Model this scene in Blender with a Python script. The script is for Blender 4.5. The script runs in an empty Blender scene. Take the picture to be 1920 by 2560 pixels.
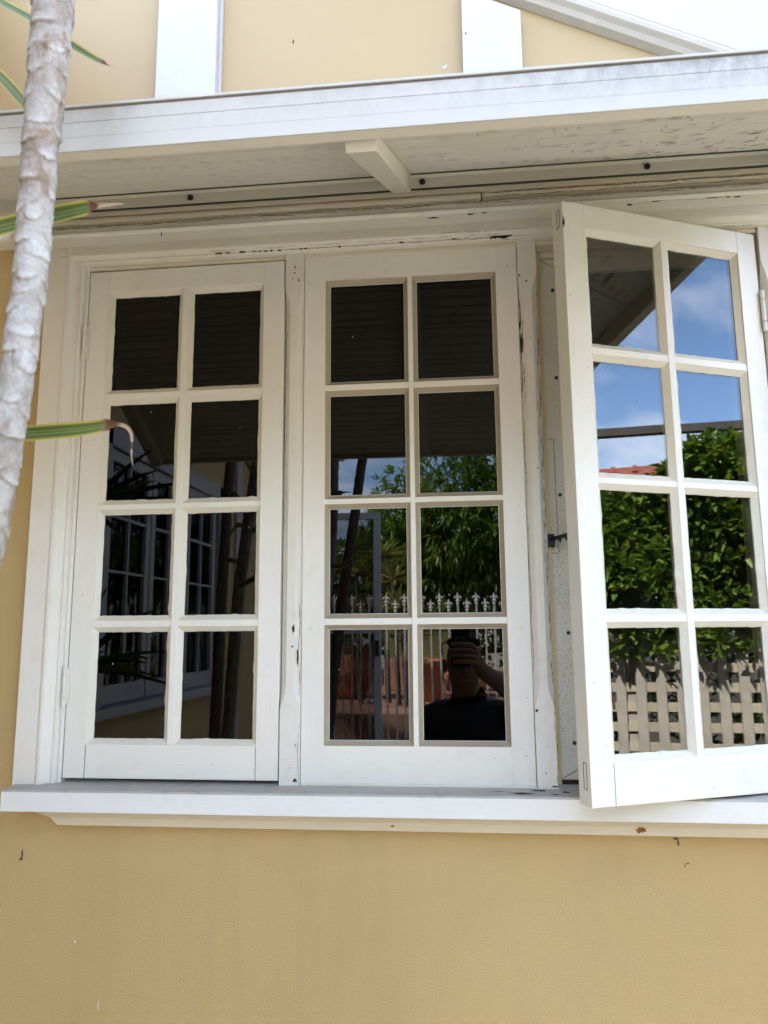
import bpy, bmesh, math, random
import numpy as np
from mathutils import Vector, Matrix, Euler
rnd = random.Random(7)
nrng = np.random.default_rng(11)
SC = bpy.context.scene
COL = SC.collection
R = math.radians

# ------------------------------------------------------------------ camera
yaw, pitch, roll = 0.1003016, 0.1574607, -0.0085057
fwd = Vector((-math.sin(yaw)*math.cos(pitch), math.cos(yaw)*math.cos(pitch), math.sin(pitch)))
rgt = Vector((math.cos(yaw), math.sin(yaw), 0)); upv = rgt.cross(fwd)
r2 = rgt*math.cos(roll)+upv*math.sin(roll); u2 = upv*math.cos(roll)-rgt*math.sin(roll)
CAM = Vector((0, -1.4, 1.5))
cd = bpy.data.cameras.new('camera'); cam = bpy.data.objects.new('camera', cd); COL.objects.link(cam)
cm = Matrix((r2, u2, -fwd)).transposed().to_4x4(); cm.translation = CAM
cam.matrix_world = cm
cd.sensor_fit = 'VERTICAL'; cd.sensor_height = 36; cd.lens = 36*1850.45/2560
cd.clip_start = .02; cd.clip_end = 500
cd.dof.use_dof = True; cd.dof.focus_distance = 1.5; cd.dof.aperture_fstop = 9
SC.camera = cam

# ------------------------------------------------------------------ light
SUN_EL, SUN_AZ = R(45), R(291)
w = bpy.data.worlds.new('World'); SC.world = w; w.use_nodes = True
nt = w.node_tree; N = nt.nodes; L = nt.links; N.clear()
out = N.new('ShaderNodeOutputWorld'); bg = N.new('ShaderNodeBackground'); sky = N.new('ShaderNodeTexSky')
sky.sky_type = 'NISHITA'; sky.sun_disc = False; sky.sun_elevation = SUN_EL; sky.sun_rotation = SUN_AZ
sky.air_density = 1.0; sky.dust_density = .2; sky.ozone_density = 4.5; sky.altitude = 800
bg.inputs['Strength'].default_value = .15
tc = N.new('ShaderNodeTexCoord'); sep = N.new('ShaderNodeSeparateXYZ'); L.new(tc.outputs['Generated'], sep.inputs[0])
mz = N.new('ShaderNodeMath'); mz.operation = 'MAXIMUM'; mz.inputs[1].default_value = 0; L.new(sep.outputs[2], mz.inputs[0])
ad = N.new('ShaderNodeMath'); ad.operation = 'ADD'; ad.inputs[1].default_value = .22; L.new(mz.outputs[0], ad.inputs[0])
dv = N.new('ShaderNodeVectorMath'); dv.operation = 'DIVIDE'; L.new(tc.outputs['Generated'], dv.inputs[0]); L.new(ad.outputs[0], dv.inputs[1])
mp = N.new('ShaderNodeMapping'); mp.inputs['Location'].default_value = (3.4, 1.3, 0); mp.inputs['Scale'].default_value = (1.0, 1.5, 1); L.new(dv.outputs[0], mp.inputs[0])
nz = N.new('ShaderNodeTexNoise'); nz.inputs['Scale'].default_value = 1.5; nz.inputs['Detail'].default_value = 9; nz.inputs['Roughness'].default_value = .58; L.new(mp.outputs[0], nz.inputs[0])
rp = N.new('ShaderNodeValToRGB'); rp.color_ramp.elements[0].position = .43; rp.color_ramp.elements[1].position = .70; L.new(nz.outputs[0], rp.inputs[0])
mu = N.new('ShaderNodeMath'); mu.operation = 'MULTIPLY'; mu.inputs[1].default_value = .75; L.new(rp.outputs[0], mu.inputs[0])
mx = N.new('ShaderNodeMix'); mx.data_type = 'RGBA'; L.new(mu.outputs[0], mx.inputs[0]); L.new(sky.outputs[0], mx.inputs[6]); mx.inputs[7].default_value = (7.6, 7.8, 8.2, 1)
L.new(mx.outputs[2], bg.inputs[0]); L.new(bg.outputs[0], out.inputs[0])
sl = bpy.data.lights.new('sun', 'SUN'); sl.energy = 5.0; sl.angle = R(.5); sl.color = (1, .95, .86)
so = bpy.data.objects.new('sun', sl); COL.objects.link(so)
to_sun = Vector((math.sin(SUN_AZ)*math.cos(SUN_EL), math.cos(SUN_AZ)*math.cos(SUN_EL), math.sin(SUN_EL)))
so.rotation_euler = to_sun.to_track_quat('Z', 'Y').to_euler(); so.location = to_sun*20
SC.view_settings.view_transform = 'Standard'; SC.view_settings.look = 'None'
SC.view_settings.exposure = 3.25; SC.view_settings.gamma = 1; SC.view_settings.use_curve_mapping = False
SC.cycles.use_denoising = True; SC.cycles.use_adaptive_sampling = False
SC.cycles.max_bounces = 10; SC.cycles.diffuse_bounces = 5; SC.cycles.transparent_max_bounces = 24

# ------------------------------------------------------------------ materials
def lin(h):
    return tuple(((c/255)/12.92 if c <= 10 else (((c/255)+.055)/1.055)**2.4) for c in h)+(1,)
class NT:
    def __init__(s, name):
        s.m = bpy.data.materials.new(name); s.m.use_nodes = True; s.t = s.m.node_tree; s.N = s.t.nodes; s.L = s.t.links
        s.b = s.N.get('Principled BSDF'); s.o = s.N.get('Material Output'); s.tc = s.N.new('ShaderNodeTexCoord')
    def co(s, scale=(1, 1, 1), kind='Object', loc=(0, 0, 0)):
        mp = s.N.new('ShaderNodeMapping'); mp.inputs['Scale'].default_value = scale; mp.inputs['Location'].default_value = loc
        s.L.new(s.tc.outputs[kind], mp.inputs[0]); return mp.outputs[0]
    def noise(s, scale, detail=4, rough=.55, co=None, dist=0):
        n = s.N.new('ShaderNodeTexNoise'); n.inputs['Scale'].default_value = scale; n.inputs['Detail'].default_value = detail
        n.inputs['Roughness'].default_value = rough; n.inputs['Distortion'].default_value = dist
        s.L.new(co if co is not None else s.co(), n.inputs[0]); return n.outputs[0]
    def voro(s, scale, co=None, feat='F1', rand=1):
        n = s.N.new('ShaderNodeTexVoronoi'); n.inputs['Scale'].default_value = scale; n.feature = feat; n.inputs['Randomness'].default_value = rand
        s.L.new(co if co is not None else s.co(), n.inputs[0]); return n.outputs[0]
    def ramp(s, x, stops):
        r = s.N.new('ShaderNodeValToRGB'); e = r.color_ramp.elements
        e[0].position, e[0].color = stops[0][0], c4(stops[0][1]); e[1].position, e[1].color = stops[-1][0], c4(stops[-1][1])
        for p, c in stops[1:-1]:
            k = e.new(p); k.color = c4(c)
        s.L.new(x, r.inputs[0]); return r.outputs[0]
    def mix(s, f, a, b, mode='MIX'):
        n = s.N.new('ShaderNodeMix'); n.data_type = 'RGBA'; n.blend_type = mode
        for v, i in ((f, 0), (a, 6), (b, 7)):
            if isinstance(v, (int, float)): n.inputs[i].default_value = v if i == 0 else (v, v, v, 1)
            elif isinstance(v, tuple): n.inputs[i].default_value = c4(v)
            else: s.L.new(v, n.inputs[i])
        return n.outputs[2]
    def math(s, op, a, b=0):
        n = s.N.new('ShaderNodeMath'); n.operation = op
        for v, i in ((a, 0), (b, 1)):
            if isinstance(v, (int, float)): n.inputs[i].default_value = v
            else: s.L.new(v, n.inputs[i])
        return n.outputs[0]
    def bump(s, h, strength=.3, dist=.001, prev=None):
        n = s.N.new('ShaderNodeBump'); n.inputs['Strength'].default_value = strength; n.inputs['Distance'].default_value = dist
        s.L.new(h, n.inputs['Height'])
        if prev is not None: s.L.new(prev, n.inputs['Normal'])
        return n.outputs[0]
    def fin(s, col=None, rough=.5, norm=None, spec=.5, metal=0):
        if col is not None:
            if isinstance(col, tuple): s.b.inputs['Base Color'].default_value = c4(col)
            else: s.L.new(col, s.b.inputs['Base Color'])
        if isinstance(rough, (int, float)): s.b.inputs['Roughness'].default_value = rough
        else: s.L.new(rough, s.b.inputs['Roughness'])
        s.b.inputs['Specular IOR Level'].default_value = spec; s.b.inputs['Metallic'].default_value = metal
        if norm is not None: s.L.new(norm, s.b.inputs['Normal'])
        return s.m
def c4(c):
    if isinstance(c, (int, float)): return (c, c, c, 1)
    return tuple(c)+(1,) if len(c) == 3 else tuple(c)

def paint(name, base, axis='z', dirt=.32, grain=.45, specks=.6, rough=.42, blotch=(.62, .55, .42)):
    """brushed old house paint on wood: brush grain along AXIS, faint yellowing, specks of dirt"""
    k = NT(name)
    st = {'z': (900, 900, 18), 'x': (18, 900, 900)}[axis]
    g = k.noise(1, 3, .6, k.co(st))
    n1 = k.noise(3.3, 5, .6); n2 = k.noise(22, 6, .65)
    col = k.mix(k.ramp(n1, [(.35, 0), (.75, 1)]), base, tuple(b*m for b, m in zip(base, (.95, .935, .89))))
    col = k.mix(k.math('MULTIPLY', k.ramp(n2, [(.55, 0), (.8, 1)]), dirt), col, blotch)
    col = k.mix(k.math('MULTIPLY', k.ramp(g, [(.35, 1), (.5, 0)]), .10), col, blotch)
    v = k.voro(55); m = k.noise(2.2, 3)
    sp = k.math('MULTIPLY', k.ramp(v, [(.035, 1), (.06, 0)]), k.ramp(m, [(.56, 0), (.68, specks)]))
    col = k.mix(sp, col, (.07, .05, .035))
    nb = k.bump(g, grain, .0009)
    nb = k.bump(k.noise(14, 4), .5, .003, nb); nb = k.bump(k.noise(1, 3, .6, k.co((90, 90, 5) if axis == 'z' else (5, 90, 90))), .3, .0012, nb)
    nb = k.bump(k.noise(120, 3), .12, .0006, nb)
    return k.fin(col, rough, nb)
WHITE = (.81, .785, .722)
M = {}
M['paint_z'] = paint('white paint upright', WHITE, 'z')
M['paint_x'] = paint('white paint level', (.82, .795, .72), 'x')
M['paint_worn'] = paint('worn white paint', (.77, .74, .67), 'z', .5, .6, 1.0)
M['paint_wornx'] = paint('worn white paint level', (.80, .765, .665), 'x', .55, .7, 1.0)
M['paint_shade'] = paint('cream paint', (.72, .655, .52), 'x', .4, .5, .8)  # deeper cream base colour than the white trim
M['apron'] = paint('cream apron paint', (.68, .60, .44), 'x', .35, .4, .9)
M['bead_white'] = paint('putty paint', (.74, .70, .60), 'z', .4, .1, .5)
M['bead_tan'] = paint('tan bead paint', (.44, .37, .26), 'z', .25, .15, .3)
M['sill_top'] = paint('weathered sill', (.45, .43, .40), 'x', .8, .6, 1.0, blotch=(.2, .19, .17))
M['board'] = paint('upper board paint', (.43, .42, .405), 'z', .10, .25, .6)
M['soffit'] = paint('soffit paint', (.88, .875, .86), 'x', .05, .2, .5)
M['yellow_strip'] = paint('yellowed paint', (.66, .52, .28), 'z', .3, .3, .5)

k = NT('rotten wood'); n = k.noise(60, 6, .7, k.co((1, 3, 3)))
M['rot'] = k.fin(k.ramp(n, [(.3, (.008, .005, .004)), (.6, (.035, .018, .012)), (.8, (.10, .06, .04))]), .9, k.bump(n, 1, .004))
k = NT('dark gap'); M['dark'] = k.fin((.006, .005, .005), .9)
k = NT('dull seal'); M['seal'] = k.fin((.07, .068, .06), .8)
k = NT('grey speck'); M['speck'] = k.fin((.05, .04, .03), .9)
k = NT('rust'); n = k.noise(200, 4); M['rust'] = k.fin(k.ramp(n, [(.3, (.12, .03, .006)), (.7, (.42, .16, .03))]), .9)
k = NT('bolt steel'); M['bolt'] = k.fin((.05, .06, .055), .5, metal=.6)

# render below: stippled roller texture
k = NT('stippled yellow render')
n1 = k.noise(1.3, 4); n2 = k.noise(9, 5, .6)
col = k.mix(k.ramp(n1, [(.3, 0), (.7, 1)]), (.50, .355, .152), (.55, .40, .178))
col = k.mix(k.math('MULTIPLY', k.ramp(n2, [(.5, 0), (.8, 1)]), .3), col, (.50, .355, .20))
st_ = k.noise(1, 4, .6, k.co((9, 9, 1.1)))
col = k.mix(k.math('MULTIPLY', k.ramp(st_, [(.5, 0), (.75, 1)]), .30), col, (.38, .27, .13))
sp = k.ramp(k.voro(26), [(.022, 1), (.035, 0)]); col = k.mix(k.math('MULTIPLY', sp, k.ramp(k.noise(3, 2), [(.5, 0), (.62, .6)])), col, (.2, .13, .07))
v = k.voro(190, k.co((1, 1, 1)), 'SMOOTH_F1'); n3 = k.noise(330, 3, .6)
nb = k.bump(k.ramp(k.noise(330, 2, .5, dist=.3), [(.40, 0), (.70, 1)]), .5, .0011)
nb = k.bump(k.noise(90, 3), .15, .0014, nb); nb = k.bump(n3, .15, .0008, nb); nb = k.bump(k.noise(14, 3), .4, .004, nb)
M['render'] = k.fin(col, .62, nb, .35)
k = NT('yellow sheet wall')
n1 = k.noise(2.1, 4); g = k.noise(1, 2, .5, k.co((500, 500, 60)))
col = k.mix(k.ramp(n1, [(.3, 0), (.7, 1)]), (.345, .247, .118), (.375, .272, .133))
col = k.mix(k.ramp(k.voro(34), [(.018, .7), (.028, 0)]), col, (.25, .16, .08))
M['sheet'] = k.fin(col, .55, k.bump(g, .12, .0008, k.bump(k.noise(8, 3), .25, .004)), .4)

# aluminium awning
def alu(name, base, mould):
    k = NT(name)
    n1 = k.noise(5, 5, .6); n2 = k.noise(40, 5, .7)
    col = k.mix(k.math('MULTIPLY', k.ramp(n1, [(.4, 0), (.75, 1)]), .25), base, (.5, .47, .40))
    if mould == 'spots':
        sx = k.N.new('ShaderNodeSeparateXYZ'); k.L.new(k.tc.outputs['Object'], sx.inputs[0])
        area = k.ramp(sx.outputs[0], [(0, .22), (.2, .5), (.5, 1)])
        msk = k.math('MULTIPLY', k.ramp(k.noise(4.5, 3, .6, k.co((1, 2.5, 1))), [(.36, 0), (.52, 1)]), area)
        v = k.voro(34, k.co((1, .38, .38))); n4 = k.noise(150, 3)
        d = k.ramp(k.math('ADD', v, k.math('MULTIPLY', n4, .25)), [(.20, 1), (.36, .55), (.52, 0)])
        v2 = k.voro(85, k.co((1, .38, .38))); d2 = k.ramp(v2, [(.12, 1), (.22, 0)])
        col = k.mix(k.math('MULTIPLY', k.math('MULTIPLY', d, msk), .95), col, (.085, .072, .055))
        col = k.mix(k.math('MULTIPLY', k.math('MULTIPLY', d2, msk), .8), col, (.10, .085, .07))
    elif mould == 'top':
        sx = k.N.new('ShaderNodeSeparateXYZ'); k.L.new(k.tc.outputs['Object'], sx.inputs[0])
        top = k.ramp(k.math('ADD', sx.outputs[2], k.math('MULTIPLY', k.noise(1, 5, .7, k.co((26, 26, 5))), .045)), [(.035, 0), (.078, 1)])
        side = k.ramp(sx.outputs[0], [(0, .25), (.35, 1)])
        m2 = k.ramp(k.noise(55, 6, .75, k.co((1, 1, .6))), [(.34, 0), (.58, 1)])
        col = k.mix(k.math('MULTIPLY', k.math('MULTIPLY', top, side), m2), col, (.16, .145, .12))
        col = k.mix(k.math('MULTIPLY', k.ramp(n2, [(.55, 0), (.8, 1)]), .22), col, (.45, .42, .36))
        col = k.mix(k.ramp(k.voro(60), [(.03, .8), (.05, 0)]), col, (.25, .22, .18))
    return k.fin(col, .38, k.bump(n1, .15, .003), .5)
M['fascia'] = alu('awning fascia paint', (.47, .44, .38), 'top')
M['deck'] = alu('awning deck paint', (.63, .605, .515), 'spots')
M['alu_cream'] = alu('awning cream metal', (.72, .68, .565), 'plain')

# glass : both faces mirror a few percent (Schlick), the rest passes
def glass(name, refl, tint):
    k = NT(name); k.N.remove(k.b)
    geo = k.N.new('ShaderNodeNewGeometry'); dt = k.N.new('ShaderNodeVectorMath'); dt.operation = 'DOT_PRODUCT'
    wav = k.bump(k.noise(5, 1, .3), .018, .01)
    k.L.new(geo.outputs['Normal'], dt.inputs[0]); k.L.new(geo.outputs['Incoming'], dt.inputs[1])
    ab = k.math('ABSOLUTE', dt.outputs['Value']); sch = k.math('POWER', k.math('SUBTRACT', 1, ab), 5)
    fac = k.math('ADD', refl, k.math('MULTIPLY', sch, 1-refl))
    tr = k.N.new('ShaderNodeBsdfTransparent'); tr.inputs[0].default_value = (tint, tint, tint*.97, 1)
    gl = k.N.new('ShaderNodeBsdfGlossy'); gl.inputs['Roughness'].default_value = 0; k.L.new(wav, gl.inputs['Normal'])
    ms = k.N.new('ShaderNodeMixShader'); k.L.new(fac, ms.inputs[0]); k.L.new(tr.outputs[0], ms.inputs[1]); k.L.new(gl.outputs[0], ms.inputs[2]); k.L.new(ms.outputs[0], k.o.inputs[0])
    return k.m
M['glass'] = glass('tinted window glass', .050, .14)
M['glass_clear'] = glass('window glass', .082, .60)
k = NT('flyscreen mesh')
ck = k.N.new('ShaderNodeTexChecker'); ck.inputs['Scale'].default_value = 420; k.L.new(k.co(), ck.inputs[0])
M['screen'] = k.fin(k.mix(ck.outputs[1], (.004, .0036, .003), (.012, .011, .0095)), .8, None, .2)
k = NT('blind tape'); M['tape'] = k.fin((.38, .33, .12), .8)
k = NT('sealant'); M['sealant'] = k.fin((.62, .64, .62), .4)

# plants
k = NT('trunk bark')
at = k.N.new('ShaderNodeAttribute'); at.attribute_name = 'scar'
n = k.noise(70, 5, .65); n2 = k.noise(24, 4, .6)
col = k.mix(k.ramp(n2, [(.35, 0), (.65, 1)]), (.38, .34, .29), (.26, .228, .19))
col = k.mix(k.math('MULTIPLY', k.ramp(n2, [(.48, 0), (.62, 1)]), k.ramp(n, [(.4, 0), (.6, .8)])), col, (.25, .155, .085))
col = k.mix(k.math('MULTIPLY', k.ramp(at.outputs['Fac'], [(.0, 1), (.75, 0)]), k.ramp(n, [(.35, .1), (.65, .75)])), col, (.17, .13, .10))
at2 = k.N.new('ShaderNodeAttribute'); at2.attribute_name = 'rise'
col = k.mix(k.ramp(at2.outputs['Fac'], [(.62, 0), (.95, .6)]), col, (.54, .51, .47))
n3 = k.noise(9, 5, .7, dist=.8); col = k.mix(k.math('MULTIPLY', k.ramp(n3, [(.5, 0), (.62, .7)]), k.ramp(n, [(.4, .3), (.6, 1)])), col, (.50, .485, .455))
n4 = k.noise(40, 4, .7, k.co((1, 1, .5), loc=(3, 1, 2))); col = k.mix(k.ramp(n4, [(.52, 0), (.66, .85)]), col, (.21, .14, .085))
M['bark'] = k.fin(col, .85, k.bump(n, .6, .002), .2)
k = NT('brown bark'); n = k.noise(30, 5, .6, k.co((3, 3, 1)))
M['wood'] = k.fin(k.ramp(n, [(.3, (.07, .05, .035)), (.7, (.20, .15, .11))]), .9, k.bump(n, .6, .004), .2)
def leafmat(name, a, b, c, rough=.38, tl=.3):
    k = NT(name); at = k.N.new('ShaderNodeAttribute'); at.attribute_name = 'tint'
    col = k.ramp(at.outputs['Fac'], [(0, a), (.6, b), (1, c)])
    m = k.fin(col, rough, None, .45)
    tn = k.N.new('ShaderNodeBsdfTranslucent'); k.L.new(k.mix(1.0, col, (1.3, 1.25, .5), 'MULTIPLY'), tn.inputs[0])
    ms = k.N.new('ShaderNodeMixShader'); ms.inputs[0].default_value = tl; k.L.new(k.b.outputs[0], ms.inputs[1]); k.L.new(tn.outputs[0], ms.inputs[2]); k.L.new(ms.outputs[0], k.o.inputs[0])
    return m
M['hedge'] = leafmat('hedge leaf', (.06, .12, .018), (.11, .20, .028), (.26, .32, .055))
M['tree'] = leafmat('tree leaf', (.08, .145, .022), (.135, .23, .034), (.30, .35, .06))
M['spike'] = leafmat('spiky leaf', (.10, .14, .04), (.22, .25, .09), (.42, .40, .17))
M['dark_leaf'] = leafmat('crown leaf', (.03, .06, .015), (.05, .09, .02), (.16, .18, .05))
k = NT('striped strap leaf')
uv = k.N.new('ShaderNodeSeparateXYZ'); k.L.new(k.tc.outputs['UV'], uv.inputs[0])
st = k.ramp(uv.outputs[0], [(0, (.50, .34, .05)), (.10, (.42, .36, .06)), (.17, (.07, .13, .03)), (.33, (.05, .10, .022)), (.42, (.20, .25, .08)), (.50, (.05, .11, .025)), (.62, (.17, .22, .07)), (.70, (.05, .10, .02)), (.86, (.10, .15, .03)), (.90, (.45, .38, .06)), (1, (.52, .40, .10))])
tipf = k.ramp(k.math('ADD', uv.outputs[1], k.math('MULTIPLY', k.noise(40, 3), .03)), [(.80, 0), (.815, 1)])
ring = k.ramp(uv.outputs[1], [(.785, 0), (.80, 1), (.83, 1), (.85, 0)])
col = k.mix(tipf, st, (.42, .30, .20)); col = k.mix(ring, col, (.09, .02, .01))
gn = k.noise(1, 4, .6, k.co((60, 4, 1), 'UV'))
col = k.mix(k.math('MULTIPLY', gn, .25), col, (.3, .24, .05))
m = k.fin(col, .4, k.bump(gn, .2, .001), .4)
tn = k.N.new('ShaderNodeBsdfTranslucent'); k.L.new(col, tn.inputs[0])
ms = k.N.new('ShaderNodeMixShader'); ms.inputs[0].default_value = .3; k.L.new(k.b.outputs[0], ms.inputs[1]); k.L.new(tn.outputs[0], ms.inputs[2]); k.L.new(ms.outputs[0], k.o.inputs[0])
M['strap'] = m

# garden
def simple(name, a, b, scale=8, rough=.7, bump=.3, bs=30):
    k = NT(name); n = k.noise(scale, 5, .6)
    return k.fin(k.ramp(n, [(.3, a), (.7, b)]), rough, k.bump(k.noise(bs, 4), bump, .003))
M['lattice'] = simple('weathered lattice timber', (.30, .275, .24), (.43, .395, .345), 12)
M['lattice_back'] = simple('yellowed lattice timber', (.33, .295, .23), (.45, .405, .32), 12)  # back slats: their yellow sunlight is put into the timber colour
M['iron'] = simple('white fence enamel', (.62, .61, .57), (.84, .83, .80), 25, .4)
M['rooftile'] = simple('terracotta roof tile', (.20, .06, .04), (.34, .11, .065), 6, .8)
M['ridge'] = simple('ridge tile', (.16, .05, .035), (.30, .08, .05), 6, .8)
M['terracotta'] = simple('terracotta', (.38, .13, .06), (.55, .21, .10), 5, .8)
M['salmon'] = simple('salmon render', (.48, .22, .13), (.58, .29, .18), 3, .8)
M['olive'] = simple('olive green render', (.17, .17, .05), (.24, .23, .07), 2, .7)
M['brick'] = simple('clay paver', (.24, .125, .075), (.40, .22, .14), 4, .85)
M['paving'] = simple('concrete paving', (.50, .44, .35), (.60, .53, .43), 3, .85)
M['ground'] = simple('ground', (.22, .19, .13), (.30, .26, .18), .5, .95)
M['wing_white'] = simple('wing white paint', (.42, .415, .40), (.50, .49, .475), 4, .5)  # greyed below true white, so the wing's shade sits in the colour
M['door_alu'] = simple('white door aluminium', (.60, .61, .63), (.68, .69, .70), 4, .35)
M['beam'] = simple('dark pergola timber', (.03, .027, .024), (.06, .055, .05), 9, .7)
M['skin'] = simple('skin', (.24, .125, .085), (.32, .175, .12), 9, .5, .1)
M['shirt'] = simple('dark shirt', (.012, .012, .014), (.035, .034, .036), 26, .9)
M['trousers'] = simple('trousers', (.03, .035, .05), (.05, .055, .07), 40, .9)
M['hair'] = simple('short dark hair', (.02, .015, .01), (.06, .045, .03), 60, .7, .6)
M['phone'] = simple('black phone', (.008, .008, .009), (.012, .012, .013), 5, .35, 0)
M['ring'] = simple('grey ring', (.20, .20, .21), (.24, .24, .25), 5, .4, 0)
M['fabric'] = simple('parcel paper', (.45, .55, .58), (.6, .7, .72), 10, .8)

# ------------------------------------------------------------------ mesh helpers
def empty(name, loc, label=None, cat=None, group=None, kind=None, parent=None):
    o = bpy.data.objects.new(name, None); COL.objects.link(o); o.location = loc; o.empty_display_size = .05
    return tag(o, label, cat, group, kind)
def tag(o, label=None, cat=None, group=None, kind=None):
    if label: o['label'] = label
    if cat: o['category'] = cat
    if group: o['group'] = group
    if kind: o['kind'] = kind
    return o
def wpos(o):
    p = Vector((0, 0, 0))
    while o is not None:
        p += o.location; o = o.parent
    return p
class MB:
    def __init__(s): s.v = []; s.f = []; s.mi = []; s.uv = None
    def add(s, vs, fs, mi=0):
        b = len(s.v); s.v += [tuple(v) for v in vs]
        for f in fs: s.f.append(tuple(i+b for i in f)); s.mi.append(mi)
        return s
    def box(s, x0, x1, y0, y1, z0, z1, mi=0):
        return s.add([(x0, y0, z0), (x1, y0, z0), (x1, y1, z0), (x0, y1, z0), (x0, y0, z1), (x1, y0, z1), (x1, y1, z1), (x0, y1, z1)],
                     [(3, 2, 1, 0), (4, 5, 6, 7), (0, 1, 5, 4), (1, 2, 6, 5), (2, 3, 7, 6), (3, 0, 4, 7)], mi)
    def sweep(s, prof, o, U, V, W, ln, mi=0, segs=1, cap=True):
        """profile (a,b) -> o + a*U + b*V, swept along W by ln"""
        o, U, V, W = map(Vector, (o, U, V, W)); n = len(prof); vs = []
        for k in range(segs+1):
            vs += [o+U*a+V*b+W*(ln*k/segs) for a, b in prof]
        fs = [(k*n+i, k*n+(i+1) % n, (k+1)*n+(i+1) % n, (k+1)*n+i) for k in range(segs) for i in range(n)]
        if cap: fs += [tuple(range(n))[::-1], tuple(segs*n+i for i in range(n))]
        return s.add(vs, fs, mi)
    def cyl(s, a, b, r, n=12, r1=None, mi=0):
        a, b = Vector(a), Vector(b); r1 = r if r1 is None else r1
        q = (b-a).to_track_quat('Z', 'Y'); U, V = q @ Vector((1, 0, 0)), q @ Vector((0, 1, 0))
        vs = [a+U*r*math.cos(t)+V*r*math.sin(t) for t in (2*math.pi*i/n for i in range(n))]
        vs += [b+U*r1*math.cos(t)+V*r1*math.sin(t) for t in (2*math.pi*i/n for i in range(n))]
        return s.add(vs, [(i, (i+1) % n, n+(i+1) % n, n+i) for i in range(n)]+[tuple(range(n))[::-1], tuple(range(n, 2*n))], mi)
    def tube(s, pts, rads, n=10, mi=0):
        pts = [Vector(p) for p in pts]; vs = []; m = len(pts)
        for i, p in enumerate(pts):
            d = (pts[min(i+1, m-1)]-pts[max(i-1, 0)]).normalized(); U = d.orthogonal().normalized() if i == 0 else (U-d*U.dot(d)).normalized(); V = d.cross(U)
            vs += [p+(U*math.cos(t)+V*math.sin(t))*rads[i] for t in (2*math.pi*j/n for j in range(n))]
        fs = [(i*n+j, i*n+(j+1) % n, (i+1)*n+(j+1) % n, (i+1)*n+j) for i in range(m-1) for j in range(n)]
        fs += [tuple(range(n))[::-1], tuple(range((m-1)*n, m*n))]
        return s.add(vs, fs, mi)
    def lathe(s, prof, c, n=20, mi=0):
        c = Vector(c); m = len(prof)
        vs = [c+Vector((r*math.cos(2*math.pi*j/n), r*math.sin(2*math.pi*j/n), z)) for r, z in prof for j in range(n)]
        fs = [(i*n+j, i*n+(j+1) % n, (i+1)*n+(j+1) % n, (i+1)*n+j) for i in range(m-1) for j in range(n)]
        return s.add(vs, fs+[tuple(range(n))[::-1], tuple(range((m-1)*n, m*n))], mi)
    def ball(s, c, r, n=12, m=8, mi=0):
        rx, ry, rz = r if isinstance(r, tuple) else (r, r, r); c = Vector(c)
        vs = [c+Vector((rx*math.sin(math.pi*i/m)*math.cos(2*math.pi*j/n), ry*math.sin(math.pi*i/m)*math.sin(2*math.pi*j/n), -rz*math.cos(math.pi*i/m))) for i in range(1, m) for j in range(n)]
        vs += [c-Vector((0, 0, rz)), c+Vector((0, 0, rz))]; b = (m-1)*n
        fs = [(i*n+j, i*n+(j+1) % n, (i+1)*n+(j+1) % n, (i+1)*n+j) for i in range(m-2) for j in range(n)]
        fs += [(b, (j+1) % n, j) for j in range(n)]+[(b+1, (m-2)*n+j, (m-2)*n+(j+1) % n) for j in range(n)]
        return s.add(vs, fs, mi)
    def build(s, name, mats, parent=None, bevel=0, smooth=False, label=None, kind=None, xf=None):
        me = bpy.data.meshes.new(name); P = wpos(parent) if parent is not None else Vector((0, 0, 0))
        V = [Vector(v) for v in s.v]
        if xf is not None: V = [xf @ v for v in V]
        me.from_pydata([v-P for v in V], [], s.f)
        mats = mats if isinstance(mats, (list, tuple)) else [mats]
        for m in mats: me.materials.append(m)
        if len(mats) > 1: me.polygons.foreach_set('material_index', s.mi)
        if s.uv:
            u = me.uv_layers.new(name='UVMap')
            for l in me.loops: u.data[l.index].uv = s.uv[l.vertex_index]
        if bevel:
            bm = bmesh.new(); bm.from_mesh(me)
            bmesh.ops.bevel(bm, geom=[e for e in bm.edges if e.calc_face_angle(0) > .5], offset=bevel, segments=2, affect='EDGES', profile=.6, clamp_overlap=True)
            bm.to_mesh(me); bm.free()
        if smooth: me.polygons.foreach_set('use_smooth', [True]*len(me.polygons))
        me.update()
        o = bpy.data.objects.new(name, me); COL.objects.link(o); o.parent = parent
        if label: o['label'] = label
        if kind: o['kind'] = kind
        return o
def box(name, mat, parent, *b, bevel=.0012, **k): return MB().box(*b).build(name, mat, parent, bevel=bevel, **k)
def blob(name, mat, parent, cx, cz, wd, ht, y, th=.0008, seed=0, rough=.45, n=22):
    """irregular thin patch of bared wood / dirt lying on a face that looks to -y"""
    r = random.Random(seed*31+5); pts = []
    for i in range(n):
        t = 2*math.pi*i/n; q = 1+r.uniform(-rough, rough*.5)
        pts.append((cx+wd/2*q*math.cos(t), cz+ht/2*q*math.sin(t)))
    vs = [(x, y-th, z) for x, z in pts]+[(x, y+.0015, z) for x, z in pts]
    fs = [tuple(range(n))]+[(i, i+n, (i+1) % n+n, (i+1) % n) for i in range(n)]
    return MB().add(vs, fs).build(name, mat, parent)
def copy_obj(o, parent, loc=None, rot=None):
    c = o.copy(); COL.objects.link(c); c.parent = parent
    if loc is not None: c.location = loc
    if rot is not None: c.rotation_euler = rot
    for key in ('label',):
        pass
    return c

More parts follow.
